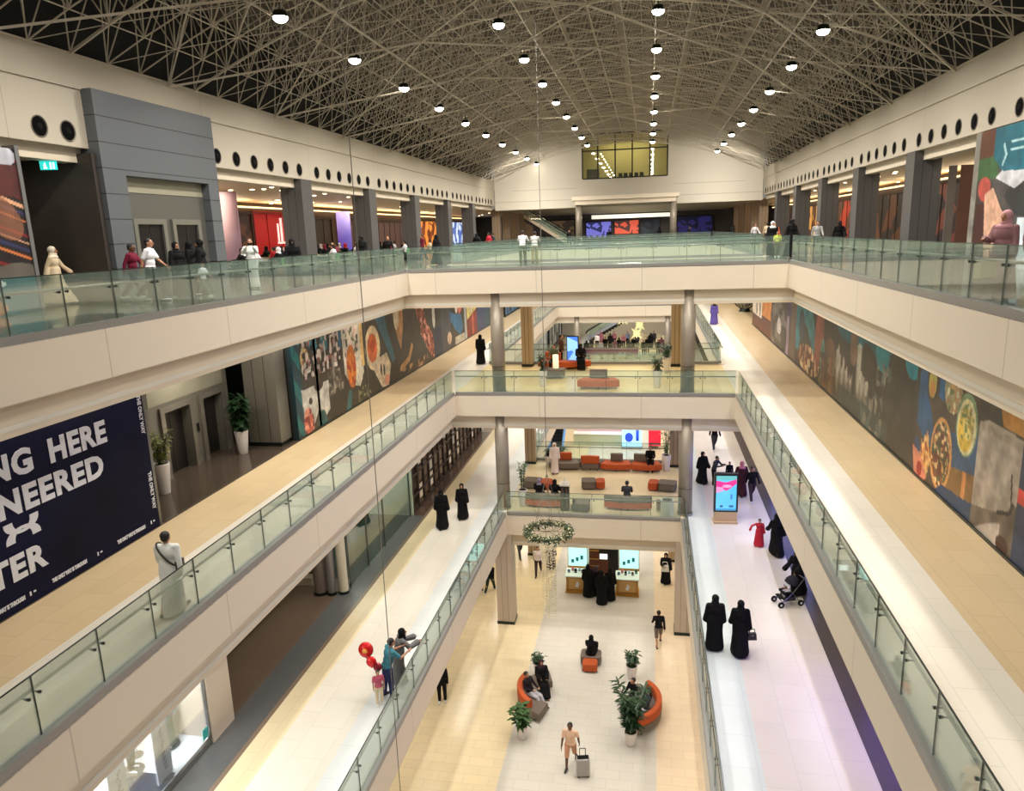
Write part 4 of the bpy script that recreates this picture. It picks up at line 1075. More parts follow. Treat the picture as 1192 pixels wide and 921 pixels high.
# dark glass shop with a pale green cross wall
b = MB(); b.box(-14.5, -14.3, 24.7, 31.3, F1, 9.9); struct('wall_left', b, mat('dark_green_wall', (52, 62, 58), .5))
b = MB(); b.box(-14.3, -10.98, 31.3, 31.5, F1, 9.9); struct('wall_left', b, mat('pale_green_wall', (196, 214, 190), .6, emit=.0))
b = MB(); b.box(-14.3, -11.1, 24.7, 31.3, F1 + .003, F1 + .012); struct('floor', b, mat('dark_green_floor', (50, 58, 54), .25))
t = thing('glass_shopfront', 'dark glass shopfront between the cream post and the pale green wall', 'shopfront', (-11.08, 23.95, F1))
m = MB(); m.box(-.01, .01, 0, 7.3, .05, 4.0); obj('glass', m, glass_mat('dark_glass', (.93, .96, .95), .03, .02, (90, 110, 104)), t)
m = MB()
for y in (0, 1.9, 3.8, 7.27): m.box(-.03, .03, y, y + .03, 0, 4)
obj('mullion', m, METAL, t)
lamp('green_shop_lamp', (-12.7, 29.3, 9.6), 130, 1.2, (.92, 1, .88), 'SQUARE')
# brown lattice shopfront
t = thing('lattice_shopfront', 'brown lattice shopfront with dim lit panes behind the two women in black', 'shopfront', (-11.0, 31.5, F1))
m = MB(); L = 14.6
for i in range(17): y = L * i / 16; m.box(-.08, .04, y - .05, y + .05, 0, 3.6)
for z in (.04, .75, 1.75, 2.65): m.box(-.06, .02, 0, L, z, z + .08)
obj('frame', m, mat('lattice_brown', (66, 52, 44), .5), t)
rnd = random.Random(4)
for k, (rgb, e) in enumerate((((112, 92, 72), .25), ((196, 180, 158), .5), ((70, 56, 46), .1), ((150, 130, 108), .35))):
    m = MB()
    for i in range(16):
        for j in range(4):
            if rnd.random() < .34 or (k == 0 and (i + j) % 3 == 0):
                y = L * i / 16; m.box(-.3, -.26, y + .08, y + .82, .1 + .88 * j, .8 + .88 * j)
    o = obj('lit_pane', m, litmat(f'lattice_pane{k}', rgb, e), t)
b = MB(); b.box(-11.7, -11.5, 31.5, 46.2, F1, 9.9); struct('wall_left', b, BRF)
b = MB(); b.box(-11.4, -11.1, 46.2, 108, F1, 9.9); struct('wall_left', b, mat('pale_blue_wall', (206, 214, 220), .5))
b = MB(); b.box(-11.12, -10.45, 31.3, 46.2, F1 + .001, F1 + .004); struct('floor', b, mat('brown_threshold_stone', (84, 66, 56), .25, noise=.1))
# right side of the first gallery
b = MB(); b.box(6.6, 6.9, Y0, 108, F1, 9.9); struct('wall_right', b, mat('dark_shop_wall', (64, 56, 52), .5))
shopfront('violet lit shopfront at the lower right, under the second gallery', 6.58, 15.4, 21.0, F1, 3.6, -1, litmat('violet_lit', (120, 90, 220), 2.2), DKF)
shopfront('lavender blue lit shopfront beyond the stroller', 6.58, 27.5, 38.5, F1, 3.6, -1, litmat('lavender_lit', (130, 140, 235), 2.0), DKF)
shopfront('brown shopfront between the violet and lavender ones', 6.58, 21.4, 27.1, F1, 3.6, -1, litmat('brown_shop', (90, 74, 60), .2), BRF)
shopfront('tan lit shopfront far along the right of the first gallery', 6.58, 40, 60, F1, 3.6, -1, litmat('tan_shop', (150, 110, 80), .4, (90, 70, 60), .6), BRF)

# ------------------------------------------------------------------ ground floor surroundings
b = MB(); b.box(-13.2, -13, Y0, 108, 0, 4.2); struct('wall_left', b, mat('ground_wall', (220, 200, 166), .6))
b = MB(); b.box(8, 8.2, Y0, 108, 0, 4.2); struct('wall_right', b, _M['ground_wall'])
# far shops on the ground floor
t = thing('blue_display_stand', 'light blue lit display stand with blue figures on the ground floor far end', 'display', (-1.35, 62, 0))
m = MB(); m.box(-.9, .9, -.3, .3, 0, .15); obj('base', m, METAL, t)
m = MB(); m.box(-.85, .85, -.05, .05, .15, 2.6); obj('light_panel', m, litmat('blue_stand', (160, 214, 240), 1.0), t)
m = MB(); m.ball((-.25, -.1, 1.0), (.35, .06, .42)); m.ball((-.2, -.1, 1.9), (.2, .05, .16)); m.box(.35, .6, -.12, -.06, .7, 1.7); obj('printed_figure', m, litmat('blue_figure', (30, 70, 200), .6), t, True)
t = thing('red_screen', 'red box shaped display on a post at the far end of the ground floor', 'display', (.6, 62.2, 0))
m = MB(); m.box(-.52, .52, -.3, .3, .25, 1.6); obj('red_box', m, litmat('red_box', (206, 16, 50), .8), t)
m = MB(); m.box(-.45, .45, -.32, -.3, .4, .55); obj('dark_band', m, DKF, t)
m = MB(); m.box(-.3, .3, -.2, .2, 0, .25); obj('base', m, DMETAL, t)
t = thing('striped_counter', 'long counter with faint pink and white stripes across the far ground floor', 'counter', (-3.9, 63, 0))
m = MB(); m.box(-2.6, 1.9, -.4, .4, 0, 1.0); obj('body', m, mat('counter_green', (176, 186, 160), .5), t)
m = MB(); m.box(-2.6, 1.9, -.45, .45, 1.0, 1.06); obj('worktop', m, mat('counter_top', (226, 222, 214), .4), t)
t = thing('striped_screen', 'low pink and white striped screen behind the far counter', 'screen', (-3.9, 65.6, 0))
m = MB(); m.box(-2.6, 1.9, -.1, .1, 0, 2.2); obj('panel', m, litmat('pink_wall', (206, 176, 190), .35), t)
m = MB()
for k in range(5): m.box(-2.55, 1.85, -.13, -.1, .9 + .25 * k, .96 + .25 * k)
obj('stripe', m, litmat('pink_stripe', (226, 206, 214), .5), t)
b = MB(); b.box(-13, 8, 72, 72.3, 0, 4.2); struct('wall_back', b, mat('ground_far_wall', (226, 214, 196), .6))
escalator('blue lit escalator behind the first gallery bridge, seen left of centre', (-7.4, 55), (0.0, 1), 3.6, 1.1, litmat('blue_skirt', (90, 150, 220), .5), 0)
# first gallery far
b = MB(); b.box(-6, 1.2, 84, 84.2, F1, F1 + .75)
t = thing('purple_barrier', 'long purple banner barrier in front of the far crowd', 'barrier', (-3.2, 75.0, F1))
m = MB(); m.box(-4.0, 2.2, -.04, .04, .45, 1.15); obj('banner', m, mat('purple_cloth', (122, 20, 92), .6), t)
m = MB()
for k in range(6): x = -4.0 + 1.24 * k; m.tube((x, 0, 0), (x, 0, 1.2), .03, n=8); m.tube((x, 0, 0), (x, 0, .03), .2, n=10)
obj('post', m, METAL, t)
for i, (x, y, z) in enumerate(((-2.6, 76, 9.6), (-.9, 75.5, 9.1), (-1.2, 76.2, 8.1))):
    t = thing('star_lantern', ['glowing cream star lantern on the left of the far crowd', 'upper cream star lantern over the middle of the far crowd', 'lowest cream star lantern over the far crowd'][i], 'lantern', (x, y, z))
    m = MB()
    for k in range(8):
        a = 2 * PI * k / 8; m.tube((0, 0, 0), (.75 * math.cos(a) * (1 if k % 2 else .55), .1 * math.sin(3 * a), .75 * math.sin(a) * (1 if k % 2 else .7)), .22, .01, 6)
    obj('star', m, litmat('star_glow', (240, 236, 170), .9), t)
    m = MB(); m.tube((0, 0, .6), (0, 0, 9.8 - z if z < 9.8 else .7), .01, n=5); obj('cord', m, DMETAL, t)
shopfront('grey lit shopfront behind the far crowd', -11.0, 80, 92, F1, 3.6, 1, litmat('grey_shop', (150, 150, 140), .4, (90, 90, 84), .7), DKF)
escalator('dark escalator rising behind the far crowd', (-7.2, 88.5), (1, .05), 4.0, 1.2, mat('escalator_side2', (170, 176, 196), .5), F1)

# ------------------------------------------------------------------ people
SKIN = mat('skin', (176, 128, 100), .55, spec=.3); SKIND = mat('skin_deep', (104, 70, 52), .55, spec=.3)
HAIR = mat('hair_black', (22, 18, 17), .6); SHOEB = mat('shoe_black', (24, 22, 22), .5); SHOEW = mat('shoe_white', (222, 222, 220), .5)
EYE = mat('eye_dark', (18, 14, 12), .3)
def fuse(mb, voxel, sm=2):
    me = mb.mesh('tmp'); o = bpy.data.objects.new('tmp', me); COL.objects.link(o)
    r = o.modifiers.new('r', 'REMESH'); r.mode = 'VOXEL'; r.voxel_size = voxel; r.use_smooth_shade = True
    if sm:
        s_ = o.modifiers.new('s', 'SMOOTH'); s_.iterations = sm; s_.factor = .5
    bpy.context.view_layer.update()
    out = bpy.data.meshes.new_from_object(o.evaluated_get(bpy.context.evaluated_depsgraph_get()))
    bpy.data.objects.remove(o); bpy.data.meshes.remove(me)
    out.shade_smooth()
    return out
# pose: per side (left = -x): hip pitch, knee flex, shoulder pitch, abduction, elbow flex (degrees, forward = -y)
POSE = {
    'stand': dict(L=(2, 2, 2, 8, 10), R=(-2, 2, 4, 8, 12)),
    'walk': dict(L=(24, 6, -22, 8, 12), R=(-20, 22, 24, 8, 20)),
    'stroll': dict(L=(14, 6, -12, 8, 12), R=(-12, 14, 12, 8, 16)),
    'phone': dict(L=(3, 2, 55, 4, 78), R=(-3, 2, 55, 4, 78)),
    'hold': dict(L=(3, 3, 22, 6, 80), R=(-3, 3, 3, 8, 12)),
    'push': dict(L=(18, 6, 42, 4, 26), R=(-16, 18, 42, 4, 26)),
    'drag': dict(L=(18, 8, 14, 10, 12), R=(-16, 22, -16, 12, 6)),
    'sit': dict(L=(84, 84, 28, 6, 58), R=(80, 80, 30, 6, 52)),
    'recline': dict(L=(88, 60, 20, 8, 66), R=(84, 56, 34, 6, 46)),
    'lean': dict(L=(4, 2, 38, 14, 70), R=(-4, 2, 38, 14, 64)),
    'armout': dict(L=(6, 4, 6, 62, 12), R=(-6, 6, 4, 12, 10)),
}
LEAN = {'sit': 6, 'recline': -14, 'lean': 14, 'push': 8, 'walk': 3, 'drag': 4}
_J = {}
def joints(pose):
    if pose in _J: return _J[pose]
    P = POSE[pose]; J = {}
    sit = pose in ('sit', 'recline')
    ln = R_(LEAN.get(pose, 0))
    pel = Vector((0, 0, .93))
    up = Vector((0, -math.sin(ln), math.cos(ln)))
    J['pel'] = pel; J['waist'] = pel + up * .17; J['chest'] = pel + up * .37; J['neck'] = pel + up * .555
    J['headc'] = J['neck'] + Vector((0, -.018 - .1 * math.sin(ln), .135)); J['up'] = up
    for s, k in ((-1, 'L'), (1, 'R')):
        hp, kn, sh, ab, el = [R_(a) for a in P[k]]
        hip = pel + Vector((s * .095, 0, -.03))
        knee = hip + Vector((s * .01, -math.sin(hp), -math.cos(hp))) * .42
        a2 = hp - kn
        ank = knee + Vector((0, -math.sin(a2), -math.cos(a2))) * .42
        shd = pel + up * .49 + Vector((s * .175, 0, 0))
        d1 = Vector((s * math.sin(ab), -math.sin(sh) * math.cos(ab), -math.cos(sh) * math.cos(ab)))
        elb = shd + d1 * .28
        e2 = sh + el
        d2 = Vector((s * math.sin(ab) * .4 - s * (.35 if el > .8 else 0), -math.sin(e2), -math.cos(e2))).normalized()
        wr = elb + d2 * .245
        J[k] = dict(hip=hip, knee=knee, ank=ank, shd=shd, elb=elb, wr=wr, d2=d2)
    low = min(J['L']['ank'].z, J['R']['ank'].z) - .075
    dz = Vector((0, 0, -low)) if not sit else Vector((0, 0, -.93 + .56))
    for k in ('pel', 'waist', 'chest', 'neck', 'headc'): J[k] = J[k] + dz
    for k in 'LR':
        for q in ('hip', 'knee', 'ank', 'shd', 'elb', 'wr'): J[k][q] = J[k][q] + dz
    _J[pose] = J
    return J
_B = {}
def body_mesh(pose, female=False):
    key = (pose, female)
    if key in _B: return _B[key]
    J = joints(pose); m = MB(); up = J['up']
    sx = .9 if female else 1
    ax = (Vector((1, 0, 0)), Vector((0, 1, 0)), up)
    m.ball(J['pel'], (.165, .115, .12), 14, 10)
    m.ball(J['waist'], (.135 * sx, .10, .14), 14, 10); m.ball(J['chest'], (.165 * sx, .115, .17), 14, 10)
    m.caps(J['L']['shd'], J['R']['shd'], .055, .055, 10)
    m.caps(J['chest'] + up * .1, J['neck'] + up * .06, .06, .052, 12)
    h = J['headc']
    m.ball(h + Vector((0, .01, .02)), (.075, .095, .10), 16, 12); m.ball(h + Vector((0, -.03, -.055)), (.052, .058, .06), 12, 8)
    m.caps(h + Vector((0, -.088, .012)), h + Vector((0, -.108, -.022)), .011, .016, 8)
    m.ball(h + Vector((0, -.083, -.055)), (.025, .014, .012), 8, 6)
    for s in (-1, 1): m.ball(h + Vector((s * .077, .012, -.005)), (.012, .02, .032), 8, 6)
    for s, k in ((-1, 'L'), (1, 'R')):
        q = J[k]
        m.caps(q['hip'], q['knee'], .083, .055, 12); m.caps(q['knee'], q['ank'], .053, .035, 12)
        m.ball(q['knee'].lerp(q['ank'], .3) + Vector((0, .015, 0)), (.05, .05, .09), 10, 8)
        a = q['ank']; m.caps(a + Vector((0, .03, -.035)), a + Vector((s * .015, -.13, -.045)), .035, .028, 10)
        m.caps(q['shd'], q['elb'], .048, .038, 10); m.caps(q['elb'], q['wr'], .038, .026, 10)
        d = q['d2']; w = q['wr']; fwd = Vector((0, -1, 0))
        sp = fwd - d * fwd.dot(d)
        if sp.length < .3: sp = Vector((0, 0, 1)) - d * d.z
        sp.normalize(); pn = d.cross(sp).normalized()
        if pn.x * s > 0: pn = -pn
        pc = w + d * .05
        m.ball(pc, (.05, .037, .016), 12, 8, (d, sp, pn))
        for i, (o_, L_) in enumerate(((.027, .062), (.009, .072), (-.009, .068), (-.026, .052))):
            b0 = w + d * .085 + sp * o_; b1 = b0 + (d + pn * .25).normalized() * L_ * .5; b2 = b1 + (d + pn * .85).normalized() * L_ * .5
            m.caps(b0, b1, .0088, .0082, 6); m.caps(b1, b2, .0082, .007, 6)
        t0 = w + d * .03 + sp * .03; t1 = t0 + (sp + d * .7 + pn * .2).normalized() * .04; t2 = t1 + (d + sp * .25 + pn * .3).normalized() * .03
        m.caps(t0, t1, .011, .0095, 6); m.caps(t1, t2, .0095, .008, 6)
    me = fuse(m, .0105, 1); _B[key] = me
    return me
def garment(pose, kind):
    key = (pose, kind)
    if key in _B: return _B[key]
    J = joints(pose); m = MB(); up = J['up']; ax = (Vector((1, 0, 0)), Vector((0, 1, 0)), up)
    sit = pose in ('sit', 'recline'); vox = .018; sm = 3
    def torso(g, sh=.065):
        m.ball(J['chest'], (.175 + g, .125 + g, .185), 16, 10); m.ball(J['waist'], (.15 + g, .115 + g, .17), 16, 10)
        m.caps(J['L']['shd'], J['R']['shd'], sh, sh, 10); m.caps(J['chest'] + up * .1, J['neck'] + up * .0, .07, .062, 12)
    def sleeves(r0, r1, r2, full=True):
        for k in 'LR':
            q = J[k]; m.caps(q['shd'], q['elb'], r0, r1, 10)
            if full: m.caps(q['elb'], q['wr'], r1, r2, 10)
    if kind in ('shirt', 'tee'):
        torso(.006); sleeves(.064, .052, .045, kind == 'shirt') if kind == 'shirt' else [m.caps(J[k]['shd'], J[k]['shd'].lerp(J[k]['elb'], .75), .064, .060, 10) for k in 'LR']
        m.ball(J['pel'] + Vector((0, 0, .03)), (.178, .13, .12), 16, 10); vox = .014
    elif kind in ('trousers', 'shorts'):
        m.ball(J['pel'], (.172, .125, .12), 16, 10)
        for k in 'LR':
            q = J[k]; m.caps(q['hip'], q['knee'], .098, .075, 12)
            if kind == 'trousers': m.caps(q['knee'], q['ank'] + (q['knee'] - q['ank']) * .06, .072, .058, 12)
        vox = .014
    elif kind in ('robe', 'thobe', 'gown'):
        g = {'robe': .03, 'thobe': .012, 'gown': .02}[kind]
        torso(g, .075 if kind == 'robe' else .066)
        r2 = {'robe': .095, 'thobe': .052, 'gown': .07}[kind]
        sleeves(.078 if kind == 'robe' else .064, .075 if kind == 'robe' else .055, r2)
        if sit:
            m.ball(J['pel'], (.2 + g, .16, .14), 16, 10)
            for k in 'LR':
                q = J[k]; m.caps(q['hip'], q['knee'], .12, .105, 12); m.caps(q['knee'], q['ank'] + Vector((0, 0, .02)), .10, .11, 12)
            m.caps((J['L']['hip'] + J['R']['hip']) / 2, (J['L']['knee'] + J['R']['knee']) / 2, .11, .1, 12)
            m.caps((J['L']['knee'] + J['R']['knee']) / 2, (J['L']['ank'] + J['R']['ank']) / 2 + Vector((0, 0, .04)), .1, .11, 12)
        else:
            p = J['pel']; fy = (J['L']['ank'].y + J['R']['ank'].y) / 2; sp_ = abs(J['L']['ank'].y - J['R']['ank'].y) / 2
            wd = {'robe': 1.0, 'thobe': .8, 'gown': 1.1}[kind]
            rs = [(0, fy + .0, .05, .25 * wd, (.17 + sp_ * .9) * wd), (0, fy * .9, .10, .26 * wd, (.18 + sp_ * .85) * wd), (0, fy * .6, .35, .235 * wd, (.155 + sp_ * .55) * wd), (0, fy * .3, .62, .205 * wd + .01, .14 + sp_ * .3), (0, p.y, .9, .19 + g, .135 + g), (0, J['waist'].y, 1.08, .165 + g, .125 + g)]
            m.rings(rs, 24)
    elif kind == 'scarf':
        h = J['headc']
        m.ball(h + Vector((0, .03, .025)), (.098, .108, .12), 18, 12); m.caps(h + Vector((0, .03, -.06)), J['neck'] + Vector((0, .01, -.03)), .082, .10, 14)
        m.ball(J['neck'] + Vector((0, -.01, -.05)), (.17, .12, .075), 16, 8); m.ball(h + Vector((0, -.02, -.1)), (.07, .075, .045), 12, 8); vox = .013
    elif kind == 'veil':
        h = J['headc']
        m.ball(h + Vector((0, .01, .025)), (.10, .118, .12), 18, 12); m.caps(h + Vector((0, -.03, -.04)), J['neck'] + Vector((0, -.04, -.12)), .088, .11, 14)
        m.caps(h + Vector((0, .04, -.05)), J['neck'] + Vector((0, .05, -.16)), .09, .14, 14); m.ball(J['neck'] + Vector((0, 0, -.07)), (.2, .14, .09), 16, 8); vox = .013
    elif kind == 'hair':
        h = J['headc']; m.ball(h + Vector((0, .026, .042)), (.084, .094, .094), 16, 12); m.ball(h + Vector((0, .05, -.02)), (.07, .06, .06), 12, 8); vox = .01; sm = 1
    elif kind == 'longhair':
        h = J['headc']; m.ball(h + Vector((0, .026, .042)), (.088, .096, .097), 16, 12); m.caps(h + Vector((0, .06, 0)), h + Vector((0, .09, -.26)), .075, .06, 12); vox = .011; sm = 1
    elif kind == 'shoes':
        for s, k in ((-1, 'L'), (1, 'R')):
            a = J[k]['ank']; m.caps(a + Vector((0, .035, -.03)), a + Vector((s * .018, -.145, -.038)), .045, .037, 12)
        vox = .012; sm = 1
    elif kind == 'eyes':
        h = J['headc']
        for s in (-1, 1): m.ball(h + Vector((s * .031, -.082, .012)), (.012, .008, .007), 8, 6)
        me = m.mesh('eyes', True); _B[key] = me; return me
    me = fuse(m, vox, sm); _B[key] = me
    return me
def part(name, me, mt, parent):
    if len(me.materials) == 0: me.materials.append(None)
    o = bpy.data.objects.new(name, me); COL.objects.link(o); o.parent = parent
    o.material_slots[0].link = 'OBJECT'; o.material_slots[0].material = mt
    return o
def person(label, loc, face, pose, wear, skin=None, sc=1.0, group=None):
    """wear: list of (garment kind, material, part name); face: world direction the figure looks, degrees (0 = +x, 90 = +y)"""
    t = thing('person', label, 'person', loc, R_(face) + PI / 2, group); t.scale = (sc * 1.1, sc * 1.1, sc)
    fem = any(w[0] in ('robe', 'scarf', 'veil', 'longhair', 'gown') for w in wear)
    part('body', body_mesh(pose, fem), skin or SKIN, t)
    if not any(w[0] == 'veil' for w in wear): part('eyes', garment(pose, 'eyes'), EYE, t)
    for kind, mt, nm in wear: part(nm, garment(pose, kind), mt, t)
    return t
def abaya(label, loc, face, pose='stand', veil=True, m_=None, sc=.97, head=None, group=None):
    return person(label, loc, face, pose, [('robe', m_ or BLACK, 'robe'), ('veil' if veil else 'scarf', head or BLACK, 'veil' if veil else 'headscarf')] + [('shoes', SHOEB, 'shoes')], sc=sc, group=group)
C_ = lambda n, rgb: mat('cloth_' + n, rgb, .8, spec=.2)
PEACH = C_('peach', (226, 178, 148)); TEAL = C_('teal', (62, 122, 136)); MAROON = C_('maroon', (112, 28, 50)); WHITE = C_('white', (228, 226, 230))
CREAM = C_('cream', (226, 204, 170)); KHAKI = C_('khaki', (150, 140, 96)); RED = C_('red', (186, 40, 58)); NAVY = C_('navy', (44, 52, 92)); DKGREY = C_('dark_grey', (58, 58, 64))
PINK = C_('pink', (214, 120, 140)); MAUVE = C_('mauve', (150, 96, 112)); LIME = C_('lime', (200, 206, 80)); PURPLE = C_('purple', (92, 78, 150)); OLIVE = C_('olive', (86, 92, 70)); ORANGE = C_('orange', (210, 96, 40)); THOBE = C_('thobe', (222, 224, 220)); BROWNC = C_('brown', (92, 64, 50)); LBLUE = C_('light_blue', (150, 200, 220))

# ---- top gallery
person('woman in a long cream coat and hood walking beside the dark mural', (-17.4, 19.2, F3), 20, 'walk', [('gown', CREAM, 'coat'), ('scarf', C_('ivory', (236, 222, 200)), 'headscarf'), ('shoes', SHOEB, 'shoes')])
person('man in a maroon shirt walking right in front of the left lift door', (-15.35, 19.95, F3), 10, 'walk', [('shirt', MAROON, 'shirt'), ('trousers', DKGREY, 'trousers'), ('hair', HAIR, 'hair'), ('shoes', SHOEW, 'shoes')], SKIND)
person('man in a white shirt walking beside the man in maroon', (-14.6, 19.75, F3), 15, 'walk', [('tee', WHITE, 'shirt'), ('trousers', C_('black_denim', (36, 38, 44)), 'trousers'), ('hair', HAIR, 'hair'), ('shoes', SHOEW, 'shoes')], SKIN, 1.08)
abaya('woman in a black abaya nearest the white shirted man by the lifts', (-14.75, 21.3, F3), -20, 'stand', False)
abaya('woman in a black abaya in the middle of the three by the lifts', (-15.0, 22.4, F3), 190, 'stand', True)
abaya('tallest woman in a black abaya standing behind the child in white by the lifts', (-14.3, 21.9, F3), 200, 'stand', False, sc=1.0)
person('small child in a white top and dark green trousers beside the women in black', (-13.85, 21.2, F3), 0, 'walk', [('tee', WHITE, 'shirt'), ('trousers', C_('dark_green', (40, 70, 56)), 'trousers'), ('hair', HAIR, 'hair'), ('shoes', SHOEW, 'shoes')], sc=.62)
person('man in a white thobe holding up a phone on the top gallery', (-13.9, 24.3, F3), -62, 'phone', [('thobe', THOBE, 'thobe'), ('hair', HAIR, 'hair'), ('shoes', SHOEB, 'shoes')], sc=1.0)
t = thing('mobile_phone', 'black phone held up by the man in the white thobe', 'phone', (-13.69, 23.93, F3 + 1.56), R_(28))
m = MB(); m.box(-.075, .075, -.005, .005, -.038, .038); obj('case', m, BLACK, t)
m = MB(); m.box(-.07, .07, .005, .006, -.034, .034); obj('screen', m, litmat('phone_screen', (150, 170, 190), .4), t)
abaya('woman in a black abaya standing next to the man photographing with a phone', (-12.3, 24.3, F3), -50, 'stand', True)
abaya('woman in a black abaya walking by the railing near the third grey column', (-11.9, 41.0, F3), -20, 'stroll', True)
person('man in a white top and green trousers leaning on the top bridge', (-6.75, 39.9, F3), 90, 'lean', [('shirt', WHITE, 'shirt'), ('trousers', OLIVE, 'trousers'), ('hair', HAIR, 'hair'), ('shoes', SHOEB, 'shoes')])
person('person in a pale grey top leaning beside the man in green trousers', (-6.1, 39.95, F3), 90, 'lean', [('shirt', C_('pale_grey', (190, 190, 188)), 'shirt'), ('trousers', KHAKI, 'trousers'), ('hair', HAIR, 'hair'), ('shoes', SHOEB, 'shoes')], sc=.96)
person('person in black with a white cap on the right end of the top bridge', (6.3, 40.6, F3), -90, 'stand', [('robe', BLACK, 'robe'), ('scarf', WHITE, 'headscarf'), ('shoes', SHOEB, 'shoes')])
person('person in a black coat beside the child in lime yellow', (6.85, 38.4, F3), -60, 'stroll', [('robe', BLACK, 'robe'), ('veil', BLACK, 'veil'), ('shoes', SHOEB, 'shoes')], sc=1.05)
person('child in a lime yellow top at the right corner of the top bridge', (6.35, 39.3, F3), -90, 'stand', [('tee', LIME, 'shirt'), ('trousers', OLIVE, 'trousers'), ('hair', HAIR, 'hair'), ('shoes', SHOEW, 'shoes')], sc=.72)
person('woman in a pink scarf and mauve dress by the right railing of the top gallery', (6.75, 15.9, F3), 215, 'hold', [('gown', C_('dusty_mauve', (150, 110, 112)), 'dress'), ('scarf', C_('rose', (206, 150, 156)), 'headscarf'), ('shoes', SHOEW, 'shoes')], sc=.98)
t = thing('tote_bag', 'pale patterned tote bag beside the woman in the pink scarf', 'bag', (6.35, 15.65, F3 + .02), R_(35))
m = MB(); m.cbox((0, 0, .62), (.42, .14, .34), 0, 1.0); obj('body', m, mat('bag_pattern', (206, 200, 150), .7, noise=.3, nscale=12), t)
m = MB(); m.path([(-.12, 0, .79), (-.1, 0, 1.0), (.1, 0, 1.0), (.12, 0, .79)], .01); obj('strap', m, BROWNC, t)
m = MB(); m.cbox((0, 0, .22), (.3, .2, .44), 0, .9); obj('lower_bag', m, C_('bag_mauve', (170, 140, 140)), t)
person('person in a light blue coat walking behind the woman in the pink scarf', (9.0, 18.6, F3), 190, 'stroll', [('gown', LBLUE, 'coat'), ('scarf', C_('grey_scarf', (190, 190, 190)), 'headscarf'), ('shoes', SHOEW, 'shoes')], sc=1.0)
person('person in orange walking far along the right side of the top gallery', (8.2, 52, F3), -90, 'walk', [('shirt', ORANGE, 'shirt'), ('trousers', DKGREY, 'trousers'), ('hair', HAIR, 'hair'), ('shoes', SHOEB, 'shoes')])
person('person in a grey top walking right of the couple at the bridge corner', (9.2, 44, F3), -90, 'walk', [('shirt', C_('ash', (170, 170, 170)), 'shirt'), ('trousers', DKGREY, 'trousers'), ('hair', HAIR, 'hair'), ('shoes', SHOEB, 'shoes')])
abaya('woman in black walking beside the first right grey column', (10.0, 42.5, F3), -90, 'walk', True)

# ---- second gallery
mn = person('man in a white thobe with a dark crossbody strap across his back', (-9.45, 12.1, F2), 100, 'stroll', [('thobe', THOBE, 'thobe'), ('hair', HAIR, 'hair'), ('shoes', SHOEB, 'shoes')])
J = joints('stroll'); m = MB()
pts = []
for i in range(25):
    a = 2 * PI * i / 24; u = math.cos(a); pts.append((.17 * u, .150 * math.sin(a) + J['chest'].y, J['chest'].z - .04 + u * .24))
m.path(pts, .018, 6); obj('crossbody_strap', m, mat('strap_brown', (50, 42, 36), .6), mn)
m = MB(); m.cbox((-.2, .0, J['waist'].z - .05), (.08, .2, .16)); obj('pouch', m, _M['strap_brown'], mn)
abaya('woman in a black abaya walking away on the left of the middle gallery', (-9.5, 40.6, F2), 90, 'stroll', True)
person('woman in a purple dress and black scarf far along the middle gallery', (4.9, 57.2, F2), -90, 'stand', [('gown', PURPLE, 'dress'), ('scarf', BLACK, 'headscarf'), ('shoes', SHOEB, 'shoes')])
# ---- first gallery
abaya('wider of the two women in black abayas walking away, without a bag', (2.1, 21.45, F1), 92, 'stand', True, sc=1.04)
ab2 = abaya('slimmer of the two women in black walking away, with a handbag', (2.85, 21.35, F1), 88, 'stroll', True, sc=1.0)
def handbag(label, loc, rz, m_, s=1.0):
    t = thing('handbag', label, 'bag', loc, rz); t.scale = (s, s, s)
    m = MB(); m.cbox((0, 0, .12), (.28, .12, .22), 0, .85); obj('body', m, m_, t)
    m = MB(); m.path([(-.09, 0, .23), (-.07, 0, .36), (.07, 0, .36), (.09, 0, .23)], .012); obj('strap', m, m_, t)
    m = MB(); m.cbox((0, -.065, .18), (.06, .012, .03)); obj('clasp', m, METAL, t)
    return t
handbag('black handbag carried by the right one of the pair in black', (3.2, 21.3, F1 + .48), R_(10), mat('bag_black', (26, 24, 26), .4))
person('small child in a red dress with one arm out on the right walkway', (4.55, 29.45, F1), -90, 'armout', [('gown', RED, 'dress'), ('hair', HAIR, 'hair'), ('shoes', SHOEW, 'shoes')], sc=.68)
abaya('woman in a black abaya walking beside the child in red', (5.12, 28.85, F1), 100, 'walk', True)
abaya('woman in black pushing the stroller, half hidden by the middle gallery', (5.3, 25.45, F1), 230, 'push', True)
t = thing('stroller', 'black and white pushchair on the right walkway of the first gallery', 'stroller', (4.85, 24.65, F1), R_(290))
for x in (-.24, .24):
    for y in (-.38, .36):
        w_ = MB(); w_.tube((x - .02, y, .11), (x + .02, y, .11), .11, n=18); wo = obj('wheel', w_, BLACK, t)
        h_ = MB(); h_.tube((x - .024, y, .11), (x + .024, y, .11), .045, n=12); obj('hub', h_, WHITEC, wo)
m = MB()
for x in (-.22, .22): m.path([(x, -.38, .12), (x, .05, .5), (x, .45, 1.0)], .015); m.path([(x, .36, .12), (x, -.05, .62)], .015)
m.tube((-.22, .45, 1.0), (.22, .45, 1.0), .02); m.tube((-.22, -.3, .2), (.22, -.3, .2), .012); obj('frame', m, METAL, t)
m = MB(); m.cbox((0, .0, .48), (.38, .5, .08)); m.cbox((0, .24, .68), (.36, .07, .42)); m.cbox((0, -.32, .32), (.34, .12, .05)); obj('seat', m, BLACK, t)
m = MB(); m.cbox((0, 0, .26), (.36, .4, .14)); obj('basket', m, DKGREY, t)
cn = MB(); n_ = 10; v = []; f = []
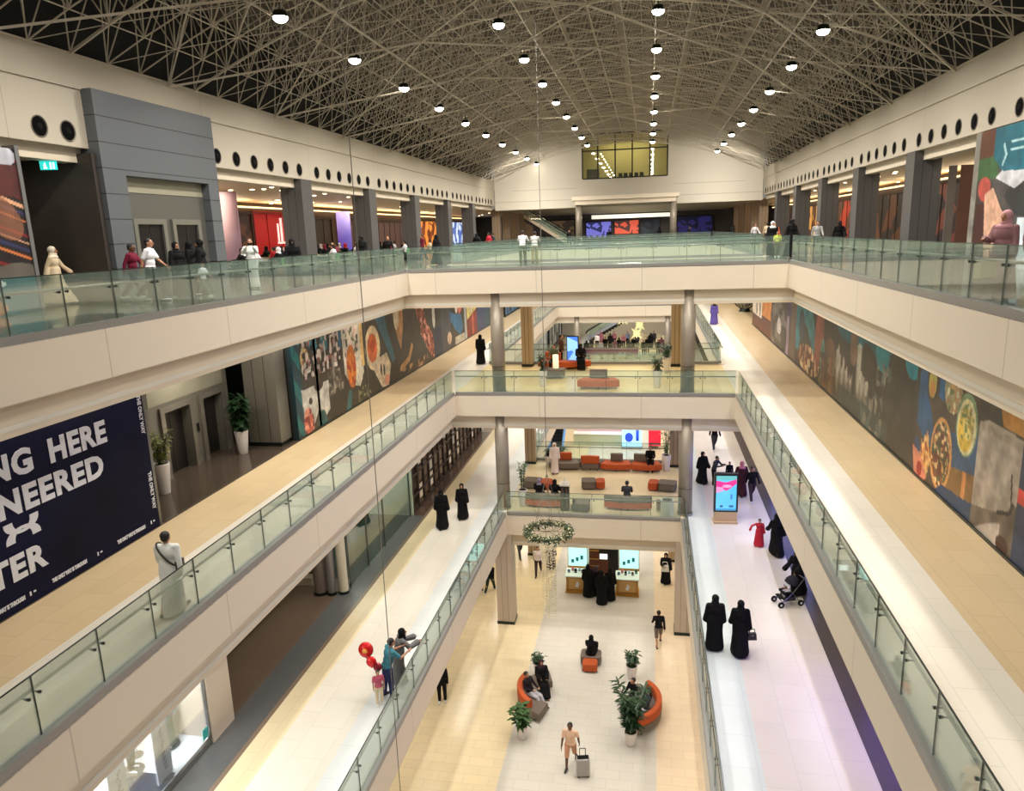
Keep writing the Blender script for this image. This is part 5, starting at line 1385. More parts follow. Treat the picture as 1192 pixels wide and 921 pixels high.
for k in range(5):
    a = R_(20 + 32 * k)
    for i in range(n_ + 1):
        b_ = PI * i / n_; v.append((.22 * math.cos(b_), .12 - .28 * math.cos(a) * math.sin(b_) * .9, .74 + .3 * math.sin(a) * math.sin(b_)))
for k in range(4):
    for i in range(n_): a = k * (n_ + 1) + i; f.append((a, a + 1, a + n_ + 2, a + n_ + 1))
cn.add(v, f); cm = cn.mesh('canopy'); co_ = link('canopy', cm, C_('canopy_dark', (40, 38, 46)), t); so = co_.modifiers.new('s', 'SOLIDIFY'); so.thickness = .012
person('baby in a white romper sitting in the pushchair', (4.87, 24.62, F1 + .3), 200, 'sit', [('tee', WHITE, 'romper'), ('trousers', WHITE, 'leggings'), ('hair', HAIR, 'hair')], sc=.42)
abaya('woman in a long black abaya left of the digital totem', (2.8, 37.1, F1), -60, 'stroll', False)
person('person in black and grey bending beside the woman left of the totem', (3.35, 36.9, F1), -30, 'lean', [('shirt', DKGREY, 'shirt'), ('trousers', BLACK, 'trousers'), ('hair', HAIR, 'hair'), ('shoes', SHOEB, 'shoes')], sc=.9)
person('small child in black behind the digital totem', (4.15, 37.2, F1), -90, 'stand', [('shirt', BLACK, 'shirt'), ('trousers', BLACK, 'trousers'), ('hair', HAIR, 'hair'), ('shoes', SHOEB, 'shoes')], sc=.66)
person('woman in a pink scarf right of the digital totem', (4.55, 35.6, F1), -80, 'walk', [('robe', C_('rose_black', (70, 34, 40)), 'robe'), ('scarf', PINK, 'headscarf'), ('shoes', SHOEB, 'shoes')])
person('person in a black jacket walking in front of the woman in the pink scarf', (4.95, 34.8, F1), -80, 'walk', [('shirt', BLACK, 'jacket'), ('trousers', C_('patterned_dark', (60, 44, 48)), 'trousers'), ('hair', HAIR, 'hair'), ('shoes', SHOEW, 'shoes')])
person('person in dark clothes with white shoes far along the right walkway', (3.9, 43.2, F1), -80, 'walk', [('shirt', BLACK, 'shirt'), ('trousers', DKGREY, 'trousers'), ('hair', HAIR, 'hair'), ('shoes', SHOEW, 'shoes')])
for i, x in enumerate((3.2, 4.4, 4.9, 5.2)):
    person('distant person in dark clothes at the end of the right walkway', (x, 50 + 1.3 * i, F1), -90, 'walk', [('shirt', BLACK, 'shirt'), ('trousers', DKGREY, 'trousers'), ('hair', HAIR, 'hair')], group='distant people at the end of the right walkway')
abaya('wider woman in a black abaya walking past the lattice shopfront', (-9.15, 30.0, F1), -70, 'stroll', True, sc=1.05)
abaya('slimmer woman in a black abaya walking past the lattice shopfront', (-8.5, 31.2, F1), -80, 'stroll', False, sc=.98)
person('man in a teal shirt and navy trousers leaning at the railing', (-7.32, 17.75, F1), 45, 'lean', [('tee', TEAL, 'shirt'), ('trousers', NAVY, 'trousers'), ('hair', HAIR, 'hair'), ('shoes', SHOEB, 'shoes')], sc=1.03)
abaya('woman in a black headscarf and grey coat beside the man in teal', (-7.25, 18.5, F1), 35, 'lean', False, m_=C_('grey_coat', (108, 106, 106)))
person('child in pink patterned clothes beside the red balloons', (-7.45, 17.35, F1), -60, 'stand', [('tee', C_('pink_print', (190, 90, 110)), 'shirt'), ('trousers', CREAM, 'trousers'), ('hair', HAIR, 'hair'), ('shoes', SHOEW, 'shoes')], sc=.62)
for i, (x, y, z, r, lb) in enumerate(((-7.85, 17.6, F1 + 1.55, .22, 'large shiny red balloon with a yellow heart beside the man in teal'), (-7.65, 17.45, F1 + 1.28, .15, 'smaller red balloon below the large one'), (-7.5, 17.5, F1 + 1.1, .13, 'smallest dark red balloon nearest the child'))):
    t = thing('foil_balloon', lb, 'balloon', (x, y, z))
    m = MB(); m.ball((0, 0, 0), (r, r * .75, r * 1.05), 18, 12); m.tube((0, 0, -r * 1.0), (0, 0, -r * 1.2), .01, .03, 8); obj('foil', m, mat('balloon_red' if i < 2 else 'balloon_dark', (200, 24, 24) if i < 2 else (130, 20, 40), .18, .2), t, True)
    m = MB(); m.path([(0, 0, -r * 1.2), (.05, -.02, -r - .3), (.15, -.03, -r - .55)], .003, 4); obj('string', m, WHITEC, t)
    if i == 0: m = MB(); m.ball((.03, -r * .72, .05), (.08, .02, .07), 10, 8); obj('printed_heart', m, mat('balloon_yellow', (236, 160, 60), .3), t, True)
# bridge of the first gallery
person('man in a white thobe standing in the middle of the first gallery bridge', (-5.0, 38.0, F1), -80, 'stand', [('thobe', C_('thobe_pink', (236, 222, 216)), 'thobe'), ('scarf', C_('thobe_pink', (236, 222, 216)), 'headdress'), ('shoes', SHOEB, 'shoes')])
person('person in black sitting on the winding orange and grey sofa', (.15, 39.12, F1), -90, 'sit', [('shirt', BLACK, 'shirt'), ('trousers', BLACK, 'trousers'), ('hair', HAIR, 'hair'), ('shoes', SHOEB, 'shoes')])
person('woman with a mauve scarf seated on the left front sofa, seen from behind', (-5.15, 33.15, F1), 90, 'sit', [('robe', BLACK, 'robe'), ('scarf', C_('lilac', (150, 130, 150)), 'headscarf')], sc=1.0)
person('person in black seated right of the woman with the mauve scarf', (-4.4, 33.15, F1), 90, 'sit', [('robe', BLACK, 'robe'), ('veil', BLACK, 'veil')], sc=.97)
person('person in dark grey seated alone on the right front sofa', (-.95, 33.15, F1), 90, 'sit', [('shirt', DKGREY, 'shirt'), ('trousers', BLACK, 'trousers'), ('hair', HAIR, 'hair'), ('shoes', SHOEB, 'shoes')])
# bridge of the second gallery
person('person in olive sitting on the orange sofa by the glowing screen', (-5.0, 38.9, F2), -100, 'sit', [('shirt', OLIVE, 'shirt'), ('trousers', BLACK, 'trousers'), ('hair', HAIR, 'hair'), ('shoes', SHOEB, 'shoes')])
person('person in black sitting at the right of the glowing screen', (-3.6, 39.0, F2), -80, 'sit', [('robe', BLACK, 'robe'), ('veil', BLACK, 'veil')])
person('person in brown standing behind the glowing screen', (-4.75, 39.9, F2), 0, 'stand', [('shirt', BROWNC, 'shirt'), ('trousers', BLACK, 'trousers'), ('hair', HAIR, 'hair'), ('shoes', SHOEB, 'shoes')])
# ---- ground floor
person('man in a peach shirt and shorts pulling the silver suitcase', (-2.62, 22.5, 0), -95, 'drag', [('tee', C_('peach_light', (234, 196, 170)), 'shirt'), ('shorts', C_('peach_deep', (214, 160, 130)), 'shorts'), ('hair', HAIR, 'hair'), ('shoes', SHOEB, 'shoes')], SKIND, 1.04)
t = thing('suitcase', 'silver upright suitcase with wheels beside the man in peach', 'suitcase', (-2.15, 22.1, 0), R_(12))
m = MB(); m.box(-.23, .23, -.14, .14, .06, .74); bo = obj('shell', m, mat('silver_shell', (176, 172, 170), .3, .3), t); bv = bo.modifiers.new('b', 'BEVEL'); bv.width = .04; bv.segments = 3
m = MB()
for i in range(7): m.box(-.2 + .06 * i, -.185 + .06 * i, -.15, .15, .12, .68)
obj('ribs', m, mat('silver_rib', (150, 146, 144), .3, .4), t)
m = MB(); m.path([(-.1, .1, .74), (-.1, .1, 1.02), (.1, .1, 1.02), (.1, .1, .74)], .012); obj('handle', m, BLACK, t)
for x in (-.18, .18):
    for y in (-.1, .1): m = MB(); m.tube((x - .015, y, .03), (x + .015, y, .03), .03, n=10); obj('wheel', m, BLACK, t)
m = MB(); m.box(-.2, .2, -.1, .1, .735, .75); obj('top_cap', m, BLACK, t)
person('man in a black shirt and brown shorts walking on the ground floor', (.55, 30.85, 0), 95, 'walk', [('shirt', BLACK, 'shirt'), ('shorts', C_('tan_grey', (110, 96, 88)), 'shorts'), ('hair', HAIR, 'hair'), ('shoes', SHOEB, 'shoes')])
abaya('woman in a black abaya seated on the grey and orange pouf', (-2.4, 28.95, 0), 80, 'sit', True)
person('person in a dark top and pale trousers in the left ground floor sofa', (-4.62, 25.85, 0), -30, 'recline', [('shirt', C_('off_black', (34, 28, 32)), 'jacket'), ('trousers', C_('grey_white', (190, 190, 196)), 'trousers'), ('hair', HAIR, 'hair'), ('shoes', SHOEB, 'shoes')])
person('second person in black reclining at the back of the left ground floor sofa', (-4.25, 26.75, 0), -70, 'recline', [('robe', BLACK, 'robe'), ('scarf', C_('wine', (60, 34, 44)), 'headscarf')], sc=.97)
person('person in black and white sitting in the right ground floor sofa', (-.05, 25.4, 0), 205, 'recline', [('shirt', C_('dark_print', (50, 52, 66)), 'shirt'), ('trousers', C_('white_jeans', (206, 206, 214)), 'trousers'), ('longhair', HAIR, 'hair'), ('shoes', SHOEW, 'shoes')])
person('person in dark clothes behind the tall plant in the right ground floor sofa', (-.45, 26.1, 0), 230, 'sit', [('shirt', BLACK, 'shirt'), ('trousers', DKGREY, 'trousers'), ('hair', HAIR, 'hair'), ('shoes', SHOEB, 'shoes')])
person('person in black trousers standing below the left railing on the ground floor', (-8.2, 25.45, 0), -80, 'stand', [('shirt', BLACK, 'shirt'), ('trousers', BLACK, 'trousers'), ('hair', HAIR, 'hair'), ('shoes', SHOEW, 'shoes')], sc=1.02)
person('person in black with a white bag left of the left square column', (-8.2, 34.9, 0), 80, 'walk', [('shirt', BLACK, 'shirt'), ('trousers', C_('green_black', (40, 50, 46)), 'trousers'), ('hair', HAIR, 'hair'), ('shoes', SHOEW, 'shoes')])
person('child in red beside the person left of the left square column', (-8.75, 34.7, 0), 80, 'walk', [('tee', RED, 'shirt'), ('trousers', DKGREY, 'trousers'), ('hair', HAIR, 'hair'), ('shoes', SHOEW, 'shoes')], sc=.7)
person('man in a white shirt walking towards the chandelier on the ground floor', (-5.95, 37.2, 0), -85, 'walk', [('shirt', C_('white_pink', (226, 214, 216)), 'shirt'), ('trousers', C_('dark_plum', (64, 44, 54)), 'trousers'), ('hair', HAIR, 'hair'), ('shoes', SHOEB, 'shoes')])
abaya('woman in a black abaya beside the man in the white shirt', (-5.35, 38.1, 0), -85, 'stroll', True)
person('person in brown half hidden behind the left square column', (-7.35, 39.3, 0), -60, 'walk', [('shirt', BROWNC, 'shirt'), ('trousers', DKGREY, 'trousers'), ('hair', HAIR, 'hair'), ('shoes', SHOEB, 'shoes')])
abaya('left woman in black standing at the kiosk', (-3.0, 35.0, 0), 85, 'stand', True, sc=1.03)
abaya('middle woman in black standing closest to the camera at the kiosk', (-2.25, 34.3, 0), 95, 'stand', True, sc=1.05)
abaya('right woman in black at the kiosk', (-1.85, 34.75, 0), 100, 'stand', True, sc=1.02)
abaya('shorter woman in black between the others, facing the kiosk counter', (-2.6, 35.2, 0), 88, 'stand', False, sc=.94, head=C_('lilac_dark', (70, 60, 74)))
person('woman in black carrying a white bag, right of the kiosk', (1.0, 36.9, 0), -95, 'hold', [('robe', BLACK, 'robe'), ('scarf', BLACK, 'headscarf'), ('shoes', SHOEW, 'shoes')])
handbag('large white bag held in front of the woman right of the kiosk', (.95, 36.68, .82), 0, WHITEC, 1.5)
# ---- far crowd on the first gallery, beyond the purple barrier
rnd = random.Random(21)
cl = [BLACK, BLACK, WHITE, DKGREY, C_('crowd_cream', (214, 200, 170)), MAUVE, BLACK, C_('crowd_blue', (110, 120, 150))]
for i in range(26):
    x = -6.4 + .37 * i; y = (76.3, 78.2, 81.2, 83)[i % 4] + rnd.uniform(0, .6); c1 = rnd.choice(cl)
    if i % 3 == 0: abaya('standing visitor in the distant crowd beyond the second void', (x, y, F1), -90 + rnd.uniform(-40, 40), 'stand', True, m_=c1, head=c1, group='distant crowd beyond the second void')
    else: person('standing visitor in the distant crowd beyond the second void', (x, y, F1), -90 + rnd.uniform(-40, 40), 'stand', [('shirt', c1, 'shirt'), ('trousers', BLACK, 'trousers'), ('hair', HAIR, 'hair')], sc=rnd.uniform(.92, 1.03), group='distant crowd beyond the second void')
# ---- diners and tables of the food hall behind the left columns
def cafe_set():
    t = thing('cafe_table', 'small square cafe table in the food hall behind the left columns', 'table', (0, 0, 0), 0, 'cafe tables of the food hall')
    m = MB(); m.box(-.4, .4, -.4, .4, .72, .75); obj('tabletop', m, mat('table_white', (206, 200, 190), .4), t)
    m = MB(); m.tube((0, 0, .02), (0, 0, .72), .035); obj('leg', m, METAL, t)
    m = MB(); m.tube((0, 0, 0), (0, 0, .02), .25, n=16); obj('foot', m, METAL, t)
    return t
def cafe_chair():
    t = thing('cafe_chair', 'green cafe chair in the food hall behind the left columns', 'chair', (0, 0, 0), 0, 'green cafe chairs of the food hall')
    m = MB(); m.box(-.22, .22, -.22, .22, .43, .47); obj('seat', m, mat('chair_green', (60, 140, 60), .5), t)
    m = MB(); m.box(-.21, .21, .19, .23, .5, .86); obj('backrest', m, _M['chair_green'], t)
    for x in (-.19, .19):
        for y in (-.19, .2): m = MB(); m.tube((x, y, 0), (x, y, .43 if y < 0 else .5), .014, n=6); obj('leg', m, METAL, t)
    return t
tb = None; chr_ = None
spots = [(-17.8 + -1.9 * (i % 4) , 29.5 + 3.1 * (i // 4)) for i in range(40)]
rnd = random.Random(8)
spots = [s for s in spots if not any(abs(s[1] - y) < .9 and s[0] > -18.3 for y in (34.5, 43.35, 52.2, 61.05)) and not any(math.hypot(s[0] - x, s[1] - y) < 1.2 for x, y in ((-20.8, 34.6), (-21.3, 43.4), (-22.2, 52.3)))]
dcol = [BLACK, WHITE, RED, BLACK, CREAM, DKGREY, MAROON, PINK, WHITE, BLACK]
for i, (x, y) in enumerate(spots):
    if tb is None: tb = cafe_set(); tb.location = (x, y, F3)
    else: dup(tb, (x, y, F3))
    for s in (-1, 1):
        if chr_ is None: chr_ = cafe_chair(); chr_.location = (x + s * .62, y, F3); chr_.rotation_euler.z = -PI / 2 * s
        else: dup(chr_, (x + s * .62, y, F3), -PI / 2 * s)
        if rnd.random() < .72:
            c1 = dcol[rnd.randrange(10)]
            if rnd.random() < .4: ps = [('robe', BLACK, 'robe'), ('scarf', c1, 'headscarf')]
            else: ps = [('shirt', c1, 'shirt'), ('trousers', DKGREY, 'trousers'), ('hair', HAIR, 'hair')]
            person('seated diner at a table in the food hall behind the left columns', (x + s * .66, y, F3 - .015), 180 if s > 0 else 0, 'sit', ps, group='diners of the food hall')
for i, (x, y) in enumerate(((-13.2, 33.0), (-13.9, 38.5), (-14.6, 47.0), (-13.0, 56.0), (-12.6, 58.5), (-13.8, 66), (12.5, 50), (8.0, 60), (9.5, 64), (7.4, 70), (-8, 76), (-4, 77), (1, 76), (4, 78))):
    c1 = dcol[(i * 3) % 10]
    person('distant person walking on the far part of the top gallery', (x, y, F3), rnd.uniform(0, 360), 'walk' if i % 2 else 'stroll', [('shirt', c1, 'shirt'), ('trousers', DKGREY, 'trousers'), ('hair', HAIR, 'hair')] if i % 3 else [('robe', BLACK, 'robe'), ('veil', BLACK, 'veil')], group='distant walkers on the top gallery')

# ------------------------------------------------------------------ seating
ORG = mat('orange_upholstery', (184, 84, 42), .75, noise=.08, nscale=8, spec=.3)
GRY = mat('grey_upholstery', (116, 104, 94), .8, noise=.08, nscale=8, spec=.3)
def arcseg(r0, r1, a0, a1, z0, z1, n=16, lip=.03):
    """rounded block swept along an arc, angles in degrees"""
    m = MB(); prof = [(r0 + lip, z0), (r1 - lip, z0), (r1, z0 + lip), (r1, z1 - lip), (r1 - lip, z1), (r0 + lip, z1), (r0, z1 - lip), (r0, z0 + lip)]
    v = []; k = len(prof)
    for i in range(n + 1):
        a = R_(a0 + (a1 - a0) * i / n)
        for r, z in prof: v.append((r * math.cos(a), r * math.sin(a), z))
    f = []
    for i in range(n):
        for j in range(k): f.append((i * k + j, i * k + (j + 1) % k, (i + 1) * k + (j + 1) % k, (i + 1) * k + j))
    f.append(tuple(range(k - 1, -1, -1))); f.append(tuple(n * k + j for j in range(k)))
    m.add(v, f); return m
def curved_sofa(label, loc, rz, R, span, seat, back, backspan=None, inner=True, depth=.8, backh=.78, group=None):
    """seat centred on the arc radius R, backrest on the outer side (inner=False: on the inner side)"""
    cx = -R * math.cos(rz); cy = -R * math.sin(rz)
    t = thing('curved_sofa', label, 'sofa', (loc[0] + cx, loc[1] + cy, loc[2]), rz, group)
    a = math.degrees(span / R) / 2
    obj('seat', arcseg(R - depth / 2, R + depth / 2, -a, a, .12, .43), seat, t)
    b0, b1 = backspan or (-1, 1)
    if inner: bm = arcseg(R + depth / 2 - .2, R + depth / 2 + .02, a * b0, a * b1, .43, backh)
    else: bm = arcseg(R - depth / 2 - .02, R - depth / 2 + .2, a * b0, a * b1, .43, backh)
    obj('backrest', bm, back, t)
    for q in (-.85, 0, .85):
        for r in (R - depth / 2 + .1, R + depth / 2 - .1):
            m = MB(); aa = R_(a * q); m.tube((r * math.cos(aa), r * math.sin(aa), 0), (r * math.cos(aa), r * math.sin(aa), .12), .025, n=8); obj('leg', m, METAL, t)
    return t
def ottoman(label, loc, rz, w=1.3, d=.75, split=.36, flip=False, cols=None):
    t = thing('ottoman', label, 'ottoman', loc, rz)
    a, b_ = cols or (ORG, GRY)
    def blob(x0, x1, nm, mt, hh, ws=1.0):
        m = MB(); n = 10; p = []
        for sx, sy, q0 in ((1, 1, 0), (-1, 1, 90), (-1, -1, 180), (1, -1, 270)):
            for i in range(4):
                q = R_(q0 + 30 * i); r = .14
                p.append(((x1 - r if sx > 0 else x0 + r) + r * math.cos(q), (sy * (d / 2 - r) + r * math.sin(q)) * ws))
        m.prism(p, .08, hh); o = obj(nm, m, mt, t); bv = o.modifiers.new('b', 'BEVEL'); bv.width = .025; bv.segments = 2
    s = w * split
    blob(-w / 2, -w / 2 + s, 'small_cushion', a, .42, .7 if split > .4 else 1); blob(-w / 2 + s + .01, w / 2, 'large_cushion', b_, .45)
    for x in (-w / 2 + .12, w / 2 - .12):
        for y in (-d / 2 + .14, d / 2 - .14): m = MB(); m.tube((x, y, 0), (x, y, .08), .025, n=8); obj('leg', m, METAL, t)
    return t
# ground floor
# left sofa: open towards +x, orange outer back, grey seat
curved_sofa('grey curved sofa with an orange outer back, left on the ground floor', (-4.75, 26.1, 0), PI, 1.15, 2.9, GRY, ORG, (-.35, .75), True, .8, .8)
curved_sofa('grey curved sofa with an orange outer back, right on the ground floor', (.2, 25.75, 0), 0, 1.15, 2.7, GRY, ORG, (-.95, .7), True, .8, .8)
ottoman('grey pouf with an orange front on which the woman in black sits', (-2.4, 28.8, 0), PI / 2, 1.2, .9, .42)
# first gallery bridge
def chain(x0, items, y, z):
    for (x, w_, seat, back, inner, lb, bs) in items:
        curved_sofa(lb, (x, y, z), -PI / 2 if True else 0, 2.2, w_, seat, back, bs, not inner, .8, .86)
chain(0, [(-4.55, 1.5, GRY, ORG, True, 'grey curved sofa with an orange back at the left end of the winding seat', (-1, .55)),
          (-1.68, 1.5, ORG, GRY, True, 'orange curved sofa with a grey back in the middle of the winding seat', (-.5, .5)),
          (-.08, 1.5, ORG, GRY, True, 'orange curved sofa with a long grey back ending the winding seat', (-1, .3))], 38.9, F1)
curved_sofa('orange backed curved sofa turned away between the grey and orange ones', (-3.12, 38.95, F1), PI / 2, 1.6, 1.15, GRY, ORG, (-1, 1), False, .7, .86)
ottoman('grey and orange ottoman at the left of the first gallery bridge', (-5.6, 35.7, F1), PI - .1, 1.45, .75, .36)
ottoman('grey and orange ottoman in the middle of the first gallery bridge', (-2.75, 35.9, F1), PI + .1, 1.2, .75, .38)
ottoman('orange and grey ottoman at the right of the first gallery bridge', (.75, 35.9, F1), -.15, 1.4, .75, .36)
ottoman('round grey pouf behind the railing between the two front sofas', (-3.05, 32.75, F1), 0, .75, .72, .02, cols=(GRY, GRY))
curved_sofa('grey brown front sofa with an orange seat, left behind the bridge railing', (-4.75, 33.15, F1), -PI / 2, 3.0, 1.9, ORG, GRY, (-1, 1), True, .8, .72)
curved_sofa('grey brown front sofa with an orange seat, right behind the bridge railing', (-.9, 33.15, F1), -PI / 2, 3.0, 2.0, ORG, GRY, (-1, 1), True, .8, .72)
ottoman('small dark pouf at the right end of the bridge railing', (.85, 33.1, F1), 0, .6, .6, .02, cols=(GRY, GRY))
# second gallery bridge
curved_sofa('orange curved sofa with a brown grey back alone on the second gallery bridge', (-2.3, 34.0, F2), -PI / 2, 2.6, 1.75, ORG, GRY, (-.55, .5), False, .8, .85)
curved_sofa('orange and grey curved sofa at the back of the second gallery bridge', (-4.5, 39.0, F2), -PI / 2, 2.0, 2.6, ORG, ORG, (-1, -.2), False, .8, .85)
ottoman('grey cube pouf beside the left plant of the second gallery bridge', (-4.65, 36.6, F2), 0, .9, .8, .02, cols=(GRY, GRY))
t = thing('glowing_screen', 'blue glowing advertising screen behind the seated people on the second gallery bridge', 'screen', (-4.05, 39.35, F2), R_(-8))
m = MB(); m.box(-.35, .35, -.06, .06, 0, .25); obj('base', m, METAL, t)
m = MB(); m.box(-.33, .33, -.05, .05, .25, 1.75); obj('case', m, BLACK, t)
m = MB(); m.box(-.29, .29, -.056, -.05, .32, 1.7); obj('screen', m, litmat('blue_screen', (130, 180, 240), 1.4, (60, 110, 200), 2), t)
t = thing('white_lamp', 'short cream glowing lamp standing on the grey cube pouf', 'lamp', (-4.65, 36.6, F2 + .45))
m = MB(); m.tube((0, 0, 0), (0, 0, .03), .17, n=16); obj('base', m, METAL, t)
m = MB(); m.tube((0, 0, .03), (0, 0, .72), .15, n=16); obj('lamp_shade', m, litmat('cream_shade', (250, 240, 200), .8), t, True)

# ------------------------------------------------------------------ plants
LEAFD = mat('leaf_dark', (34, 66, 34), .5, noise=.3, nscale=4); LEAFM = mat('leaf_mid', (58, 92, 44), .5, noise=.3, nscale=4); LEAFY = mat('leaf_yellow_green', (120, 130, 56), .5, noise=.2, nscale=4)
STEM = mat('plant_stem', (70, 56, 38), .7); POT = mat('white_pot', (226, 218, 214), .35); SOIL = mat('soil', (48, 36, 28), .9)
def leaf(m, base, d, L, w, droop=.35):
    d = Vector(d).normalized(); s = d.cross(Vector((0, 0, 1)))
    if s.length < .1: s = Vector((1, 0, 0))
    s.normalize(); b = Vector(base); v = []
    for i, (t, ww) in enumerate(((0, .08), (.25, .8), (.55, 1), (.85, .5), (1, .03))):
        p = b + d * (L * t) - Vector((0, 0, L * droop * t * t))
        v += [p - s * (w * ww / 2), p + s * (w * ww / 2)]
    m.add(v, [(2 * i, 2 * i + 1, 2 * i + 3, 2 * i + 2) for i in range(4)])
def plant(label, loc, h, spread, n, leafm, pot_h=.55, pot_r=.2, kind='bush', seed=1, cat='plant', lw=.09, ll=.28, pots=POT):
    rnd = random.Random(seed); t = thing('potted_plant', label, cat, loc)
    m = MB(); m.rings([(0, 0, 0, pot_r * .62, pot_r * .62), (0, 0, .02, pot_r * .66, pot_r * .66), (0, 0, pot_h * .96, pot_r, pot_r), (0, 0, pot_h, pot_r * .98, pot_r * .98), (0, 0, pot_h, pot_r * .86, pot_r * .86), (0, 0, pot_h - .06, pot_r * .84, pot_r * .84)], 24, False)
    m.rings([(0, 0, 0, pot_r * .6, pot_r * .6), (0, 0, .001, pot_r * .6, pot_r * .6)], 24); obj('pot', m, pots, t, True)
    m = MB(); m.tube((0, 0, pot_h - .08), (0, 0, pot_h - .05), pot_r * .85, n=20); obj('soil', m, SOIL, t)
    st = MB(); lf = MB()
    nst = 5 if kind == 'bush' else 7
    for k in range(nst):
        a = 2 * PI * k / nst + rnd.uniform(-.3, .3); r = spread * rnd.uniform(.25, .6); top = pot_h + h * rnd.uniform(.65, 1.0)
        p0 = Vector((pot_r * .25 * math.cos(a), pot_r * .25 * math.sin(a), pot_h - .06)); p1 = Vector((r * .5 * math.cos(a), r * .5 * math.sin(a), (pot_h + top) / 2)); p2 = Vector((r * math.cos(a), r * math.sin(a), top))
        st.tube(p0, p1, .014, .011, 6); st.tube(p1, p2, .011, .006, 6)
        for i in range(n):
            u = rnd.uniform(.12, 1); p = p0.lerp(p1, u * 2) if u < .5 else p1.lerp(p2, u * 2 - 1)
            b = rnd.uniform(0, 2 * PI); el = rnd.uniform(-.1, .9)
            leaf(lf, p, (math.cos(b), math.sin(b), el), ll * rnd.uniform(.7, 1.25), lw * rnd.uniform(.7, 1.2), rnd.uniform(.2, .6))
    obj('stem', st, STEM, t, True); obj('foliage', lf, leafm, t, True)
    return t
plant('small green plant in a white pot, back left on the ground floor', (-4.55, 27.75, 0), .45, .38, 16, LEAFD, .62, .22, seed=2)
plant('leafy green plant in a white pot, back right on the ground floor', (-.6, 28.1, 0), .75, .55, 22, LEAFD, .6, .24, seed=3)
plant('broad leaved plant in a white pot in front of the left ground floor sofa', (-4.6, 23.75, 0), .95, .75, 26, LEAFM, .55, .23, seed=4, lw=.13, ll=.34)
plant('tall dense plant in a white pot in front of the right ground floor sofa', (-.55, 23.95, 0), 2.0, 1.0, 60, LEAFD, .55, .24, 'tall', seed=5, lw=.09, ll=.38)
plant('yellow green plant in a tall white pot beside the navy billboard', (-14.3, 18.6, F2), 1.1, .55, 44, LEAFY, .95, .24, 'tall', seed=6, ll=.2, lw=.07)
plant('large dark plant in a white pot in the corner of the lift lobby', (-14.1, 22.7, F2), 1.45, .72, 60, LEAFD, .85, .24, 'tall', seed=7, lw=.12, ll=.34)
plant('plant in a pale pot on the left of the second gallery bridge', (-5.0, 34.35, F2), .85, .5, 26, LEAFD, .8, .22, seed=8)
plant('plant in a pale pot on the right of the second gallery bridge', (.42, 34.1, F2), .8, .5, 24, LEAFD, .85, .22, seed=9)
plant('plant in a cream pot at the far right of the second gallery bridge', (.95, 38.0, F2), .8, .5, 24, LEAFD, .8, .24, seed=10)
plant('slender speckled plant in a pale pot beside the left front sofa', (-5.95, 33.05, F1), 1.5, .42, 26, LEAFM, .85, .24, 'tall', seed=11, ll=.16, lw=.07)
plant('tall slender plant in a white pot by the winding sofa', (1.0, 39.0, F1), 1.6, .5, 26, LEAFM, .9, .26, 'tall', seed=12, ll=.18, lw=.07)
plant('low bush in a white square pot behind the man in the white thobe', (-5.5, 39.4, F1), .45, .5, 26, LEAFD, .6, .26, seed=13)
plant('green bush beside the man in the white thobe at the bridge back railing', (-4.9, 39.9, F1), .6, .5, 30, LEAFD, .45, .24, seed=14)
for lb, x, m_ in (('pale green glassy cylinder planter at the right end of the bridge railing', .9, POT),):
    t = thing('cylinder_planter', lb, 'planter', (x, 32.45, F1)); m = MB(); m.rings([(0, 0, 0, .3, .3), (0, 0, .8, .3, .3), (0, 0, .8, .26, .26), (0, 0, .7, .26, .26)], 24, True); obj('body', m, mat('planter_pale', (206, 214, 200), .3), t, False)
    m = MB(); m.tube((0, 0, .7), (0, 0, .74), .25, n=20); obj('soil', m, SOIL, t)
# black lantern stand behind the railing
t = thing('lantern_stand', 'black tower shaped stand with a pointed cream top behind the bridge railing', 'stand', (-3.85, 32.75, F1))
m = MB(); m.box(-.2, .2, -.2, .2, 0, 1.25); obj('body', m, mat('stand_black', (30, 24, 26), .5), t)
m = MB()
for x in (-.1, .1): m.box(x - .03, x + .03, -.21, -.2, .1, 1.15)
obj('slot', m, mat('stand_slot', (96, 70, 60), .5), t)
m = MB(); m.box(-.24, .24, -.24, .24, 1.25, 1.33); m.rings([(0, 0, 1.33, .16, .16), (0, 0, 1.4, .14, .14), (0, 0, 1.42, .05, .05), (0, 0, 1.62, .01, .01)], 12); obj('cap', m, mat('stand_cream', (206, 196, 186), .5), t)

